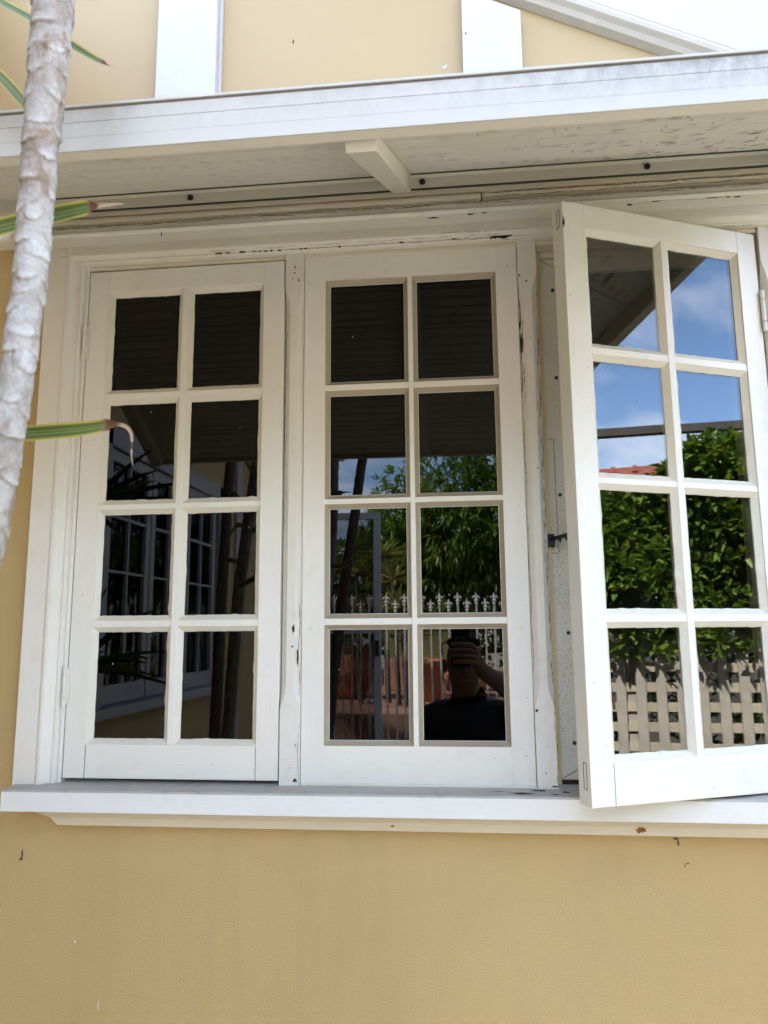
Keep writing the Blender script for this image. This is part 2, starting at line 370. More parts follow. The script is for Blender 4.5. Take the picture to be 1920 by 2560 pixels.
# ------------------------------------------------------------------ ground, paving
GZ = -.22
tag(MB().add([(-220, -220, GZ), (220, -220, GZ), (220, 220, GZ), (-220, 220, GZ)], [(0, 1, 2, 3)]).build('ground', M['ground']), kind='structure')
pv = tag(MB().box(-1.449, 3.6, -5.75, .0, GZ-.05, GZ+.02).build('path', M['paving']), kind='structure')
for i in range(6):
    for j in range(7):
        if i*.84-1.44 < 3.3: box('paving_slab', M['paving'], pv, -1.44+.84*i, -1.44+.84*i+.832, -.82*j-.832, -.82*j-.008, GZ+.02, GZ+.035+rnd.uniform(0, .003), bevel=.004)

# raised brick terrace beyond the fence
TZ = .70
ter = tag(MB().box(-5, 4.5, -14, -5.9, GZ-.05, TZ-.006).build('terrace', M['brick']), kind='structure')
bk = None
for j in range(15):
    for i in range(20):
        x = -2.6+.232*i+(.116 if j % 2 else 0); y = -6.0-.118*j
        if bk is None:
            bk = box('brick', M['brick'], ter, x, x+.224, y-.110, y, TZ-.02, TZ, bevel=.005); bx, by = x, y
        else: copy_obj(bk, ter, (x-bx, y-by, rnd.uniform(-.002, .003)))

# ------------------------------------------------------------------ house
WY = .012
hs = empty('house', (0, 1.0, GZ), 'yellow rendered house with white cover boards and raking white soffit above the window', 'house')
box('lower_wall', M['render'], hs, -1.45, 1.25, WY, .18, GZ-.05, 1.19, bevel=0)
box('side_wall', M['render'], hs, -1.45, -.80, WY, .18, 1.19, 2.345, bevel=0)
box('side_wall', M['render'], hs, .655, 1.25, WY, .18, 1.19, 2.345, bevel=0)
# upper wall follows the rake at its right end
zr = lambda x: 2.800-.503*(x-.156)
MB().sweep([(-1.45, 2.345), (1.25, 2.345), (1.25, max(2.36, zr(1.25)-.02)), (-1.45, zr(-1.45)-.02)], (0, WY, 0), (1, 0, 0), (0, 0, 1), (0, 1, 0), .17).build('upper_wall', M['sheet'], hs)
for a, b in ((-.632, -.498), (.034, .156), (-1.30, -1.17)):
    # a cover board, cut to the rake at its top
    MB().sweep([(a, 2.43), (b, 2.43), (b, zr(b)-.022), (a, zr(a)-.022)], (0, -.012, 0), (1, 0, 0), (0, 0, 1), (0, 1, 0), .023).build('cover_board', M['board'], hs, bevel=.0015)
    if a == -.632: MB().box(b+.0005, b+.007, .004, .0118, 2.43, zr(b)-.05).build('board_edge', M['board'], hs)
rd = Vector((1, 0, -.503)).normalized(); rn = Vector((.503, 0, 1)).normalized(); ro = Vector((-1.45, 0, zr(-1.45)))
mp_ = [(0, .011), (0, -.022), (-.006, -.024), (-.014, -.021), (-.021, -.012), (-.030, -.006), (-.036, .011)]
M['mould'] = paint('weathered rake moulding', (.46, .43, .375), 'x', .6, .5, .9)
m_ = MB().sweep([(b, a) for a, b in mp_], ro+rn*.040, (0, 1, 0), rn, rd, 3.06)
m_.build('rake_moulding', M['mould'], hs)
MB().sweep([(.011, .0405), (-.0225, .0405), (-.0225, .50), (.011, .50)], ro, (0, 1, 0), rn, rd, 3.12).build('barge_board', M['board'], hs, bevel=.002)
MB().sweep([(-.045, .502), (3.4, .502), (3.4, .56), (-.045, .56)], ro, (0, 1, 0), rn, rd, 3.1).build('roof', M['rooftile'], hs)
box('back_wall', M['render'], hs, -1.45, 1.25, 3.0, 3.15, GZ, 2.3, bevel=0)
box('end_wall', M['render'], hs, 1.10, 1.249, .181, 3.0, GZ, 2.3, bevel=0)
# small marks on the walls
for i, (x, z, a, b, mt, yy) in enumerate([(.3569, 1.1432, .010, .003, 'speck', -.02), (.361, 1.137, .003, .012, 'speck', -.02), (-.8379, 1.084, .003, .018, 'speck', WY), (-.840, 1.076, .008, .004, 'speck', WY),
        (.3829, 1.0941, .006, .002, 'speck', WY), (.378, 1.090, .002, .005, 'speck', WY), (-.0049, 2.6809, .011, .010, 'sealant', WY), (-.006, 2.682, .005, .005, 'speck', WY), (-.3329, 2.7728, .003, .010, 'speck', WY), (.0414, 2.7339, .003, .007, 'speck', -.012), (-.43, 2.55, .003, .010, 'speck', WY),
        (-.6733, .8272, .002, .016, 'sealant', WY), (-.7237, .9341, .003, .005, 'sealant', WY)]):
    blob('mark', M[mt], hs, x, z, a, b, yy, seed=i+50)

# ------------------------------------------------------------------ window frame
wf = empty('window_frame', (-.09, 0, 1.19), 'white timber window frame with sill, two mullions and a rotting head moulding', 'window frame')
ZB, ZT = 1.214, 2.262
# left casing: flat board, bead and cove towards the jamb  (a = x, b = y)
prof = [(-.848, .012), (-.848, -.020), (-.805, -.020), (-.799, -.0235), (-.794, -.0235), (-.790, -.018), (-.786, -.012), (-.779, -.010), (-.775, -.0125), (-.7715, -.012), (-.770, -.006), (-.770, .03), (-.80, .03)]
MB().sweep(prof, (0, 0, ZB), (1, 0, 0), (0, 1, 0), (0, 0, 1), 2.3-ZB, segs=1).build('casing', M['paint_z'], wf)
MB().sweep([(1.252-.09*2-a-.586+.17, b) for a, b in prof][::-1], (0, 0, ZB), (1, 0, 0), (0, 1, 0), (0, 0, 1), 2.3-ZB).build('casing', M['paint_z'], wf) if False else None
# right jamb with stopped chamfer, then casing
def mullion(x0, x1, yf, yb, name, mat, cl=.011, cr=.011, ztop=2.195, zbot=1.352):
    zs = [ZB, zbot, zbot+.012, zbot+.028, zbot+.045, ztop-.05, ztop-.03, ztop-.012, ztop, 2.2635]
    fs = [0, 0, .25, .75, 1, 1, .75, .25, 0, 0]
    vs = []; fc = []; n = 6
    for z, q in zip(zs, fs):
        a, b, d = cl*q, cr*q, .012*q
        vs += [(x0, yb, z), (x0, yf+d+.0005, z), (x0+a+.0005, yf, z), (x1-b-.0005, yf, z), (x1, yf+d+.0005, z), (x1, yb, z)]
    for k_ in range(len(zs)-1):
        fc += [(k_*n+i, k_*n+(i+1) % n, (k_+1)*n+(i+1) % n, (k_+1)*n+i) for i in range(n)]
    fc += [tuple(range(n))[::-1], tuple((len(zs)-1)*n+i for i in range(n))]
    return MB().add(vs, fc).build(name, mat, wf, label=None)
mullion(-.339, -.3005, -.006, .06, 'mullion', M['paint_worn'])
mullion(.1295, .1665, -.006, .06, 'mullion', M['paint_worn'])
mullion(.590, .628, -.006, .06, 'jamb', M['paint_z'], .010, .0001)
box('jamb', M['paint_z'], wf, -.7695, -.7625, -.002, .06, ZB, 2.2635)
MB().sweep([(.6285, .012), (.6285, -.0235), (.655, -.02), (.70, -.02), (.70, .012)], (0, 0, ZB), (1, 0, 0), (0, 1, 0), (0, 0, 1), 2.3-ZB).build('casing', M['paint_z'], wf)
# head: casing with soft lower bead, mitred look at the left end
hp = [(.0115, 2.3005), (-.0205, 2.3005), (-.0205, 2.349), (.0115, 2.349)]
MB().sweep([(.0115, 2.3008), (-.0200, 2.3008), (-.0205, 2.3214), (.0115, 2.3214)], (-.848, 0, 0), (0, 1, 0), (0, 0, 1), (1, 0, 0), 1.548).build('head_casing', M['paint_x'], wf)
hp2 = [(.06, 2.2640), (-.006, 2.2640), (-.012, 2.2648), (-.0150, 2.2675), (-.0150, 2.271), (-.0190, 2.2755), (-.0225, 2.279), (-.0225, 2.284), (-.0205, 2.3002), (.06, 2.3002)]
MB().sweep(hp2, (-.7990, 0, 0), (0, 1, 0), (0, 0, 1), (1, 0, 0), 1.43).build('head_casing', M['paint_wornx'], wf)
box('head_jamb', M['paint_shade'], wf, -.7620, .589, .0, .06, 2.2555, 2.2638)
# cap mould, half-round, caulk, top strip
cp = [(.0115, 2.3216), (-.0225, 2.3216), (-.0275, 2.3235), (-.0287, 2.3262), (-.0262, 2.3288), (-.0225, 2.3335), (-.0200, 2.3400), (.0115, 2.3400)]
MB().sweep(cp, (-1.44, 0, 0), (0, 1, 0), (0, 0, 1), (1, 0, 0), 2.6).build('cap_moulding', M['paint_x'], wf)
def wavy(name, mat, prof, x0, x1, seg, amp, seed):
    n = len(prof); r = np.random.default_rng(seed); nz = np.convolve(r.normal(size=seg+9), np.ones(9)/9, 'valid')[:seg+1]*amp
    nz2 = np.convolve(r.normal(size=seg+5), np.ones(5)/5, 'valid')[:seg+1]*amp*.6
    vs = [(x0+(x1-x0)*k/seg, a+nz2[k], b+nz[k]) for k in range(seg+1) for a, b in prof]
    fs = [(k*n+i, (k+1)*n+i, (k+1)*n+(i+1) % n, k*n+(i+1) % n) for k in range(seg) for i in range(n)]
    fs += [tuple(range(n)), tuple(seg*n+i for i in range(n))[::-1]]
    return MB().add(vs, fs).build(name, mat, wf, smooth=False)
wavy('caulk', M['paint_wornx'], [(.011, 2.3402), (-.0205, 2.3402), (-.0188, 2.3450), (-.0125, 2.3500), (.011, 2.3530)], -1.42, 1.1, 200, .0014, 3)
hr = [(.0115, 2.3731)]+[(-.002-.0130*math.sin(t), 2.3630+.0100*math.cos(t)) for t in np.linspace(.15, math.pi-.1, 10)]+[(.0115, 2.3532)]
M['torus'] = paint('shaded half round paint', (.72, .65, .52), 'x', .6, .9, .7)  # darker than the white trim: the moulding's shade is put into its colour
wavy('half_round', M['torus'], hr, -1.43, .062, 160, .0005, 4)
wavy('half_round', M['torus'], [(.0115, 2.3730), (-.0070, 2.3725), (-.0105, 2.3680), (-.0088, 2.3620), (-.0120, 2.3570), (.0115, 2.3535)], .065, 1.15, 160, .0012, 5)
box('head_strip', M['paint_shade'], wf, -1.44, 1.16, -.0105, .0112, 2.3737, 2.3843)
# sill and apron
M['sill_face'] = paint('sill face paint', (.79, .785, .765), 'x', .25, .35, .6)
sp_ = [(-.062, 1.179), (-.062, 1.213), (-.0600, 1.2165), (.06, 1.2215), (.06, 1.1795)]
sb = MB().sweep(sp_, (-.842, 0, 0), (0, 1, 0), (0, 0, 1), (1, 0, 0), 1.55, segs=1)
s_ = sb.build('sill', [M['sill_face'], M['sill_top']], wf)
for p in s_.data.polygons:
    if p.normal.z > .5 or (p.center.z+1.19) > 1.2145 and p.normal.y > -.9: p.material_index = 1
ap = [(.0115, 1.1785), (-.036, 1.1785), (-.036, 1.170), (-.032, 1.166), (-.026, 1.162), (-.024, 1.151), (-.0235, 1.1475), (.0115, 1.1475)]
m_ = MB(); n = len(ap); zt = 1.1785
vs = [(-.752-(.05*((z-1.1475)/.031)**1.6), y, z) for y, z in ap]+[(.70, y, z) for y, z in ap]
m_.add(vs, [(i, i+n, (i+1) % n+n, (i+1) % n) for i in range(n)]+[tuple(range(n)), tuple(range(n, 2*n))[::-1]])
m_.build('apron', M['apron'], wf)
blob('mark', M['rust'], wf, .2992, 1.1577, .017, .013, -.0252, seed=3)
blob('mark', M['rust'], wf, -.128, 1.156, .008, .003, -.0252, seed=4)
# dark panels added behind the openings, stopping light that leaks through the house
box('screen_rebate', M['dark'], wf, -.762, -.3395, .0605, .066, ZB, 2.2636, bevel=0)
box('screen_rebate', M['dark'], wf, .1670, .600, .0605, .066, ZB, 2.2636, bevel=0)
box('screen_rebate', M['dark'], wf, -.300, .129, .0605, .066, ZB, 2.2636, bevel=0)
# insect screen frame seen beside the open sash (mitred stiles and rails)
Y0, Y1 = .040, .054
def mitre(name, pts, mat): MB().sweep(pts, (0, Y0, 0), (1, 0, 0), (0, 0, 1), (0, 1, 0), Y1-Y0).build(name, mat, wf, bevel=.001)
M['scr_frame'] = paint('speckled screen frame paint', (.68, .65, .56), 'z', .3, .2, 1.0)
k = NT('mildewed cream paint'); v = k.voro(230); n = k.noise(6, 3, .6, k.co((2, 1, .6)))
c_ = k.mix(k.ramp(k.noise(5, 4), [(.3, 0), (.7, 1)]), (.70, .67, .58), (.64, .60, .50))
c_ = k.mix(k.math('MULTIPLY', k.ramp(v, [(.18, 1), (.30, 0)]), k.ramp(n, [(.47, 0), (.62, .75)])), c_, (.12, .10, .08))
M['scr_frame'] = k.fin(c_, .5, k.bump(k.noise(90, 3), .2, .001))
xi0, xi1, zi0, zi1 = .1775, .5885, ZB+.012, 2.243
q = .052; q2 = .030
mitre('screen_stile', [(xi0, zi0+.001), (xi0+q-.001, zi0+q2), (xi0+q-.001, zi1-q2), (xi0, zi1-.001)], M['scr_frame'])
mitre('screen_stile', [(xi1, zi0+.001), (xi1, zi1-.001), (xi1-q+.001, zi1-q2), (xi1-q+.001, zi0+q2)], M['scr_frame'])
mitre('screen_rail', [(xi0+.001, zi1), (xi0+q, zi1-q2+.001), (xi1-q, zi1-q2+.001), (xi1-.001, zi1)], M['scr_frame'])
mitre('screen_rail', [(xi0+.001, zi0), (xi1-.001, zi0), (xi1-q, zi0+q2-.001), (xi0+q, zi0+q2-.001)], M['scr_frame'])
box('inner_stop', M['yellow_strip'], wf, .1667, .1772, .030, .059, ZB, 2.2555)
box('inner_stop', M['paint_shade'], wf, .1775, .5895, .030, .059, 2.2435, 2.2553)
box('inner_stop', M['rot'], wf, .1775, .5895, .028, .058, ZB, ZB+.0115)
for i, (x0, x1) in enumerate(((.2285, .5370), (-.755, -.345), (-.296, .125))):
    box('flyscreen', M['screen'], wf, x0, x1, .0555 if i == 0 else .052, .0575, (zi0+q2-.002) if i == 0 else ZB+.003, (zi1-q2+.002) if i == 0 else 2.25, bevel=0)
scw = MB().cyl((0, .0385, 0), (0, .042, 0), .0038, 10).build('screw', M['bolt'], wf); first = True
for x, z in ((.2025, 2.176), (.2018, 1.9915), (.1984, 1.755), (.2021, 1.4909), (.2037, 1.2909)):
    if first: scw.location = Vector((x, 0, z)); base = scw; first = False; off = -wpos(wf)
    else: copy_obj(base, wf, (x, 0, z))
for o in [o for o in wf.children if o.name.startswith('screw')]:
    o.data = base.data
# stay plate and casement chain
g_ = MB(); x0, x1, z0, z1 = .1740, .1905, 1.6423, 1.8668; t = .0008
for b in ((x0-t, x0, z0, z1), (x1, x1+t, z0, z1), (x0, x1, z0-t, z0), (x0, x1, z1, z1+t)): g_.box(b[0], b[1], .0393, .041, b[2], b[3])
g_.build('plate_edge', M['dark'], wf)
# bared, rotten patches and paint chips on the head and mullions
chips = [(-.4784, 2.2700, .016, .004, 0), (-.4588, 2.2702, .011, .003, 0), (-.4296, 2.2697, .016, .0045, 0), (-.4023, 2.2695, .009, .003, 0), (-.3907, 2.269, .006, .003, 0), (-.3791, 2.269, .008, .0035, 0), (-.3666, 2.269, .006, .004, 0), (-.3502, 2.269, .009, .004, 0), (-.306, 2.2688, .006, .004, 0), (-.296, 2.2695, .010, .0025, 0), (-.2252, 2.269, .007, .0045, 0),
         (.1007, 2.2705, .046, .0095, 0), (.088, 2.2690, .022, .006, 0), (.0097, 2.2718, .022, .003, 0), (.0326, 2.2725, .013, .0025, 0), (-.10, 2.2700, .012, .003, 0)]
for i, (x, z, a, b, _) in enumerate(chips): blob('rotten_patch', M['rot'], wf, x, z, a, b, -.0152, .0006, seed=i, rough=.6)
for i, (x, z, a, b) in enumerate([(-.0352, 2.3159, .020, .0025), (.0416, 2.3186, .016, .0025), (.0683, 2.3197, .012, .003), (.3489, 2.3175, .012, .004), (.40, 2.3215, .018, .003), (.4545, 2.3227, .020, .003), (.5054, 2.3216, .022, .003), (.5351, 2.3203, .010, .0025), (.5536, 2.3198, .014, .003), (-.60, 2.318, .003, .010), (-.15, 2.33, .008, .0018)]):
    blob('paint_chip', M['rot'], wf, x, z, a, b, -.0206, .0006, seed=i+100, rough=.7)
for i, (x, z, a, b, yy) in enumerate([(.1334, 2.0506, .0045, .034, .0005), (.131, 2.09, .003, .020, .004), (.1330, 2.19, .004, .006, -.0062), (.1460, 2.178, .004, .004, -.0062), (.1334, 1.3533, .004, .006, -.0062), (.150, 2.06, .002, .002, -.0062), (.1525, 1.80, .003, .003, -.0062), (.145, 1.245, .003, .003, -.0062), (-.3146, 1.5013, .006, .020, -.0062), (-.3069, 1.4496, .0025, .03, -.003), (-.3165, 1.47, .004, .004, -.0062), (-.3090, 1.2285, .008, .008, -.0062), (-.3185, 2.235, .003, .006, -.0062), (-.320, 2.222, .003, .003, -.0062), (-.311, 2.206, .003, .005, -.0062), (-.324, 2.21, .002, .003, -.0062), (-.309, 1.29, .002, .005, -.0062), (-.318, 1.25, .002, .002, -.0062), (.160, 1.2225, .012, .003, -.0062), (.150, 1.29, .0015, .002, -.0062)]):
    blob('paint_chip', M['rot'] if a > .0019 else M['speck'], wf, x, z, a, b, yy, .0006, seed=i+200, rough=.55)
def crack(x, z0, z1, y, wd, seed, amp=.0012, mat='rot', axis='z'):
    r_ = random.Random(seed); n_ = max(8, int((z1-z0)/.006)); a_ = []; b_ = []; ph = r_.uniform(0, 6)
    for i in range(n_+1):
        t = z0+(z1-z0)*i/n_; o_ = amp*math.sin(i*.35+ph)+r_.uniform(-1, 1)*amp*.35; h_ = wd*r_.choice((.15, .5, 1, 1.2))*(0 if i in (0, n_) else 1)+.00008
        p = lambda q: (x+o_+q, y, t) if axis == 'z' else (t, y, x+o_+q)
        a_.append(p(-h_/2)); b_.append(p(h_/2))
    fl = [(i, i+1, n_+1+i+1, n_+1+i) for i in range(n_)]
    if axis == 'x': fl = [f[::-1] for f in fl]
    return MB().add(a_+b_, [f[::-1] for f in fl]).build('crack', M[mat], wf)
for i, (x, a, b, y, w_) in enumerate([(.1315, 1.95, 2.19, .0022, .0011), (.1362, 1.90, 2.10, -.0012, .0009), (.1312, 1.42, 1.90, .0028, .0006), (.1642, 1.40, 2.16, .0030, .0009), (.1620, 1.50, 2.10, .0012, .0006), (.1600, 1.6, 2.02, -.0016, .0005), (.1655, 1.22, 1.40, -.0064, .0008), (-.3045, 1.30, 1.55, -.0005, .0007), (-.3028, 1.22, 1.33, -.0064, .0006), (-.3350, 1.7, 2.1, .0005, .0004)]):
    crack(x, a, b, y, w_, i)
for i, (z, a, b, y, w_) in enumerate([(2.2745, -.50, .10, -.0187, .0007), (2.2690, -.33, .12, -.0153, .0008), (2.3205, .36, .53, -.0207, .0005), (2.2800, -.02, .16, -.0227, .0007), (2.3425, -.9, .6, -.0204, .0010), (2.3690, .05, .62, -.0108, .0012), (2.3605, .08, .6, -.0105, .0010), (2.3545, -.9, .06, -.0128, .0007), (2.2650, .10, .58, -.0125, .0008)]):
    crack(z, a, b, y, w_, i+40, axis='x')
# mitre of the head casing at its left end, with hairline cracks
for (xa_, za_), (xb_, zb_) in (((-.826, 2.322), (-.795, 2.284)), ((-.838, 2.276), (-.799, 2.283)), ((-.820, 2.300), (-.803, 2.287))):
    MB().add([(xa_, -.0208, za_), (xb_, -.0208, zb_-.0006), (xb_, -.0208, zb_+.0006)], [(0, 1, 2)]).build('crack', M['speck'], wf)
# flaked paint on the sill near the open sash
for i, (x, y_, a, b) in enumerate([(.10, -.040, .05, .012), (.13, -.020, .03, .010), (.06, -.03, .02, .006), (.175, -.03, .02, .012), (.155, -.045, .02, .006)]):
    r_ = random.Random(i+9); pts = [(x+a/2*(1+r_.uniform(-.6, .2))*math.cos(t), y_+b/2*(1+r_.uniform(-.6, .2))*math.sin(t)) for t in np.linspace(0, 2*math.pi, 14, endpoint=False)]
    zf = lambda yy: 1.2165+(yy+.06)*.005/.12
    MB().add([(px, py, zf(py)+.0007) for px, py in pts], [tuple(range(14))]).build('paint_chip', M['rot'], wf)

# ------------------------------------------------------------------ sashes
ROWS = [(2.2055, 1.9835), (1.9710, 1.7520), (1.7415, 1.5215), (1.5090, 1.2885)]
def bead_ring(b, x0, x1, z0, z1, y0, y1, ins, seed, ragged, lip=0):
    """sloped putty ring inside an opening: outer edge at y0, inner edge (slightly ragged) at y1"""
    r = random.Random(seed); K = 14
    per_o = []; per_i = []
    cs = [(x0, z0), (x1, z0), (x1, z1), (x0, z1)]; ci = [(x0+ins, z0+ins), (x1-ins, z0+ins), (x1-ins, z1-ins), (x0+ins, z1-ins)]
    nrm = [(0, 1), (-1, 0), (0, -1), (1, 0)]
    for s in range(4):
        for q in range(K):
            t = q/K
            per_o.append(tuple(cs[s][i]*(1-t)+cs[(s+1) % 4][i]*t for i in (0, 1)))
            j = 0 if q == 0 else r.uniform(-.3, 1)*ragged
            if q and r.random() < .06: j += ragged*1.6
            per_i.append(tuple(ci[s][i]*(1-t)+ci[(s+1) % 4][i]*t+nrm[s][i]*j for i in (0, 1)))
    n = len(per_o)
    vs = [(x, y0, z) for x, z in per_o]+[(x, y1, z) for x, z in per_i]+[(x, y1+.004, z) for x, z in per_i]
    fs = [(i, (i+1) % n, n+(i+1) % n, n+i) for i in range(n)]+[(n+i, n+(i+1) % n, 2*n+(i+1) % n, 2*n+i) for i in range(n)]
    b.add(vs, fs)
    if lip:
        in2 = [(min(max(x, x0+ins+lip), x1-ins-lip), min(max(z, z0+ins+lip), z1-ins-lip)) for x, z in per_i]
        v2 = [(x, y1-.0004, z) for x, z in per_i]+[(x, y1-.0002, z) for x, z in in2]
        b.add(v2, [(i, (i+1) % n, n+(i+1) % n, n+i) for i in range(n)], 1)
def make_sash(name, label, cat, x0, x1, z0, z1, xa, xb, mw, hx, bead, seed, deep=.0115, ins=.0095, yf=0., lip=0, mats=('paint_z', 'paint_x'), glass='glass', bv=.0012):
    t = empty(name, (hx, 0, z0), label, cat, 'leaves of the casement window')
    mz_, mx_ = M[mats[0]], M[mats[1]]
    yb = yf+.036
    zb, ztp = ROWS[3][1], ROWS[0][0]
    box('stile', mz_, t, x0, xa, yf, yb, z0, z1, bevel=bv)
    box('stile', mz_, t, xb, x1, yf, yb, z0, z1, bevel=bv)
    box('rail', mx_, t, xa+.0001, xb-.0001, yf+.0002, yb, z0, zb, bevel=bv)
    box('rail', mx_, t, xa+.0001, xb-.0001, yf+.0002, yb, ztp, z1, bevel=bv)
    xm = (xa+xb)/2
    box('muntin', mz_, t, xm-mw/2, xm+mw/2, yf+.0016, yb-.004, zb, ztp, bevel=.001)
    for i in range(3):
        za, zc = ROWS[i+1][0], ROWS[i][1]
        for a, b in ((xa, xm-mw/2), (xm+mw/2, xb)):
            box('muntin', mx_, t, a, b, yf+.0022, yb-.004, za, zc, bevel=.0009)
    for i, (zt_, zl) in enumerate(ROWS):
        for j, (a, b) in enumerate(((xa, xm-mw/2), (xm+mw/2, xb))):
            g = MB(); bead_ring(g, a, b, zl, zt_, yf+.0026, yf+deep, ins, seed*50+i*2+j, .0007 if lip == 0 else .0002, lip)
            g.build('glazing_bead', [M[bead], M['sealant']], t)
            pn = MB().box(a+.003, b-.003, yf+deep+.0012, yf+deep+.0042, zl+.003, zt_-.003).build('pane', M[glass], t)
    return t
sl_ = make_sash('casement_window', 'closed casement window leaf hinged at the left casing, pale blind tape showing behind its glass', 'window', -.7605, -.3415, 1.2262, 2.2515, -.7175, -.3845, .013, -.7605, 'bead_white', 1)
sm_ = make_sash('fixed_window', 'fixed middle window leaf with tan glazing beads, between the two mullions, reflecting the photographer', 'window', -.2995, .1285, 1.2205, 2.2625, -.2570, .0865, .0095, -.2995, 'bead_tan', 2, deep=.014, ins=.0078, yf=.001, lip=.001, bv=.0002)
sr_ = make_sash('casement_window', 'open casement window leaf swung outward beside the right mullion, reflecting blue sky, hedge and lattice', 'window', .165, .5845, 1.2215, 2.2500, .2085, .5415, .013, .5845, 'bead_white', 3, glass='glass_clear')
box('weather_seal', M['bead_white'], sm_, -.300, .129, -.004, .001, 1.2175, 1.2230, bevel=.002)
# joints where rail meets stile
for t, xa, xb in ((sl_, -.7175, -.3845), (sr_, .2085, .5415)):
    for xx in (xa, xb):
        box('joint_line', M['speck'], t, xx-.0004, xx+.0002, -.0002, .001, 1.2240, 1.287, bevel=0)
# end grain tenons on the free stile of the open sash
for z0, z1 in ((1.247, 1.287), (2.205, 2.238)):
    g = MB()
    for yy in (.010, .019): g.box(.1646, .1655, yy, yy+.0012, z0, z1)
    for zz in (z0, z1): g.box(.1646, .1655, .010, .0202, zz, zz+.001)
    g.build('tenon_line', M['speck'], sr_)
blob('paint_chip', M['rot'], sr_, .1665, 2.21, .003, .02, -.0002, seed=77)
for i in range(26): # little knocks and flecks in the paint
    t, x0, x1 = ((sl_, -.755, -.345), (sm_, -.295, .125), (sr_, .17, .58))[i % 3]
    e = rnd.choice(((x0, x0+.035, 1.23, 2.24), (x1-.035, x1, 1.23, 2.24), (x0, x1, 1.228, 1.28)))
    blob('paint_chip', M['speck'], t, rnd.uniform(*e[:2]), rnd.uniform(*e[2:]), rnd.uniform(.0008, .0022), rnd.uniform(.0008, .003), .0003 if t is not sm_ else .001, .0005, seed=i+300, n=8)
for x, z in ((.110, 2.215), (.112, 1.50), (-.29, 2.20), (-.283, 1.503), (-.32, 2.1)): # filled nail heads
    MB().cyl((x, .0016, z), (x, -.0002 if x > -.3 else -.0066, z), .0042, 14).build('nail_plug', M['bead_white'], sm_)
for i in range(16):
    t, x0, x1, y_ = ((sl_, -.70, -.40, .0125), (sm_, -.24, .07, .0150), (sr_, .23, .52, .0125))[i % 3]
    blob('fleck', M['sealant'], t, rnd.uniform(x0, x1), rnd.uniform(1.31, 2.18), rnd.uniform(.0010, .0020), rnd.uniform(.0012, .004), y_, .0004, seed=i+600, n=8)
def hinge(t, x, za, zb, y):
    g = MB(); h = (zb-za)
    o = MB().box(x-.002, x+.006, y-.0012, y+.0015, za+.004, zb-.004).build('hinge', M['paint_worn'], t, bevel=.0005)
    for a, b in ((0, .22), (.235, .765), (.78, 1)):
        kn = MB().cyl((0, 0, za+h*a), (0, 0, za+h*b), .0042, 12)
        kn.v = [(vx+x-.002, vy+y-.0035, vz) for vx, vy, vz in kn.v]
        kn.build('knuckle', M['paint_worn'], o, bevel=.0006)
hinge(sl_, -.7615, 2.0544, 2.1304, -.003); hinge(sl_, -.7615, 1.3582, 1.4359, -.003)
hinge(sr_, .5865, 2.0512, 2.1322, -.003); hinge(sr_, .5865, 1.3582, 1.4359, -.003)
sl_.rotation_euler.z = -R(.5); sr_.rotation_euler.z = R(22.7)
# blind tape behind left glass
bt = MB()
for k_ in range(24):
    za, zc = 1.235+k_*.042, 1.235+k_*.042+.0405
    bt.box(-.679+.004*math.sin(k_*.3), -.672+.004*math.sin(k_*.3), .044, .0448, za, zc)
tag(bt.build('blind_tape', M['tape']), 'thin olive blind tape hanging behind the glass of the left casement', 'blind tape')
# casement stay: toothed black chain from the frame to the open sash
cs = empty('casement_stay', (.178, .03, 1.67), 'black toothed casement stay chain bridging frame and open sash', 'window stay')
MB().box(.1700, .1830, .028, .0392, 1.652, 1.678).build('winder', M['phone'], cs, bevel=.002)
pts = [Vector((.176+.010*i, .025-.0125*i, 1.668+.0006*i*i*.8)) for i in range(8)]
for i in range(7):
    g = MB().tube([pts[i], pts[i+1]], [.0042, .0042], 8); g.box(pts[i].x+.002, pts[i].x+.006, pts[i].y-.010, pts[i].y-.004, pts[i].z-.009, pts[i].z-.003)
    g.build('chain_link', M['phone'], cs)

# ------------------------------------------------------------------ awning
aw = empty('window_awning', (0, -.70, 2.0), 'white aluminium awning with mould specked ribbed underside, over the window', 'awning')
AX0, AX1 = -.93, .70
yA, zA, yB, zB = -.014, 2.4200, -.700, 2.0180     # underside line from wall to front
sd = Vector((0, yB-yA, zB-zA)); SL = sd.length; sd.normalize(); sn = Vector((0, sd.z, -sd.y)); sn = sn if sn.z > 0 else -sn
NP = 7; pw = SL/NP
for i in range(NP):
    a = pw*i; g = MB(); rb = 4
    pf = [(a+.0012, .016), (a+.0012, 0)]
    for j in range(rb):          # fine roll-formed ribs under each panel
        c = a+.004+(pw-.008)*(j+.5)/rb; pf += [(c-.0035, 0), (c-.0018, -.0020), (c+.0018, -.0020), (c+.0035, 0)]
    pf += [(a+pw-.0012, 0), (a+pw-.0012, .016)]
    g.sweep(pf, (AX0+.03, yA, zA), sd, sn, (1, 0, 0), AX1-AX0-.06).build('deck_panel', M['deck'], aw)
MB().sweep([(0, .0165), (SL, .0165), (SL, .024), (0, .024)], (AX0, yA, zA), sd, sn, (1, 0, 0), AX1-AX0).build('deck_sheet', M['fascia'], aw)
for x0 in (AX0, AX1-.03):
    MB().sweep([(.012, .0160), (SL-.002, .0160), (SL-.002, -.030), (.05, -.040), (.012, -.030)], (x0, yA, zA), sd, sn, (1, 0, 0), .03).build('end_rafter', M['alu_cream'], aw, bevel=.001)
MB().sweep([(.075, -.0022), (SL-.004, -.0022), (SL-.004, -.020), (.16, -.037), (.075, -.037)], (-.110, yA, zA), sd, sn, (1, 0, 0), .034).build('rafter', M['alu_cream'], aw, bevel=.0015)
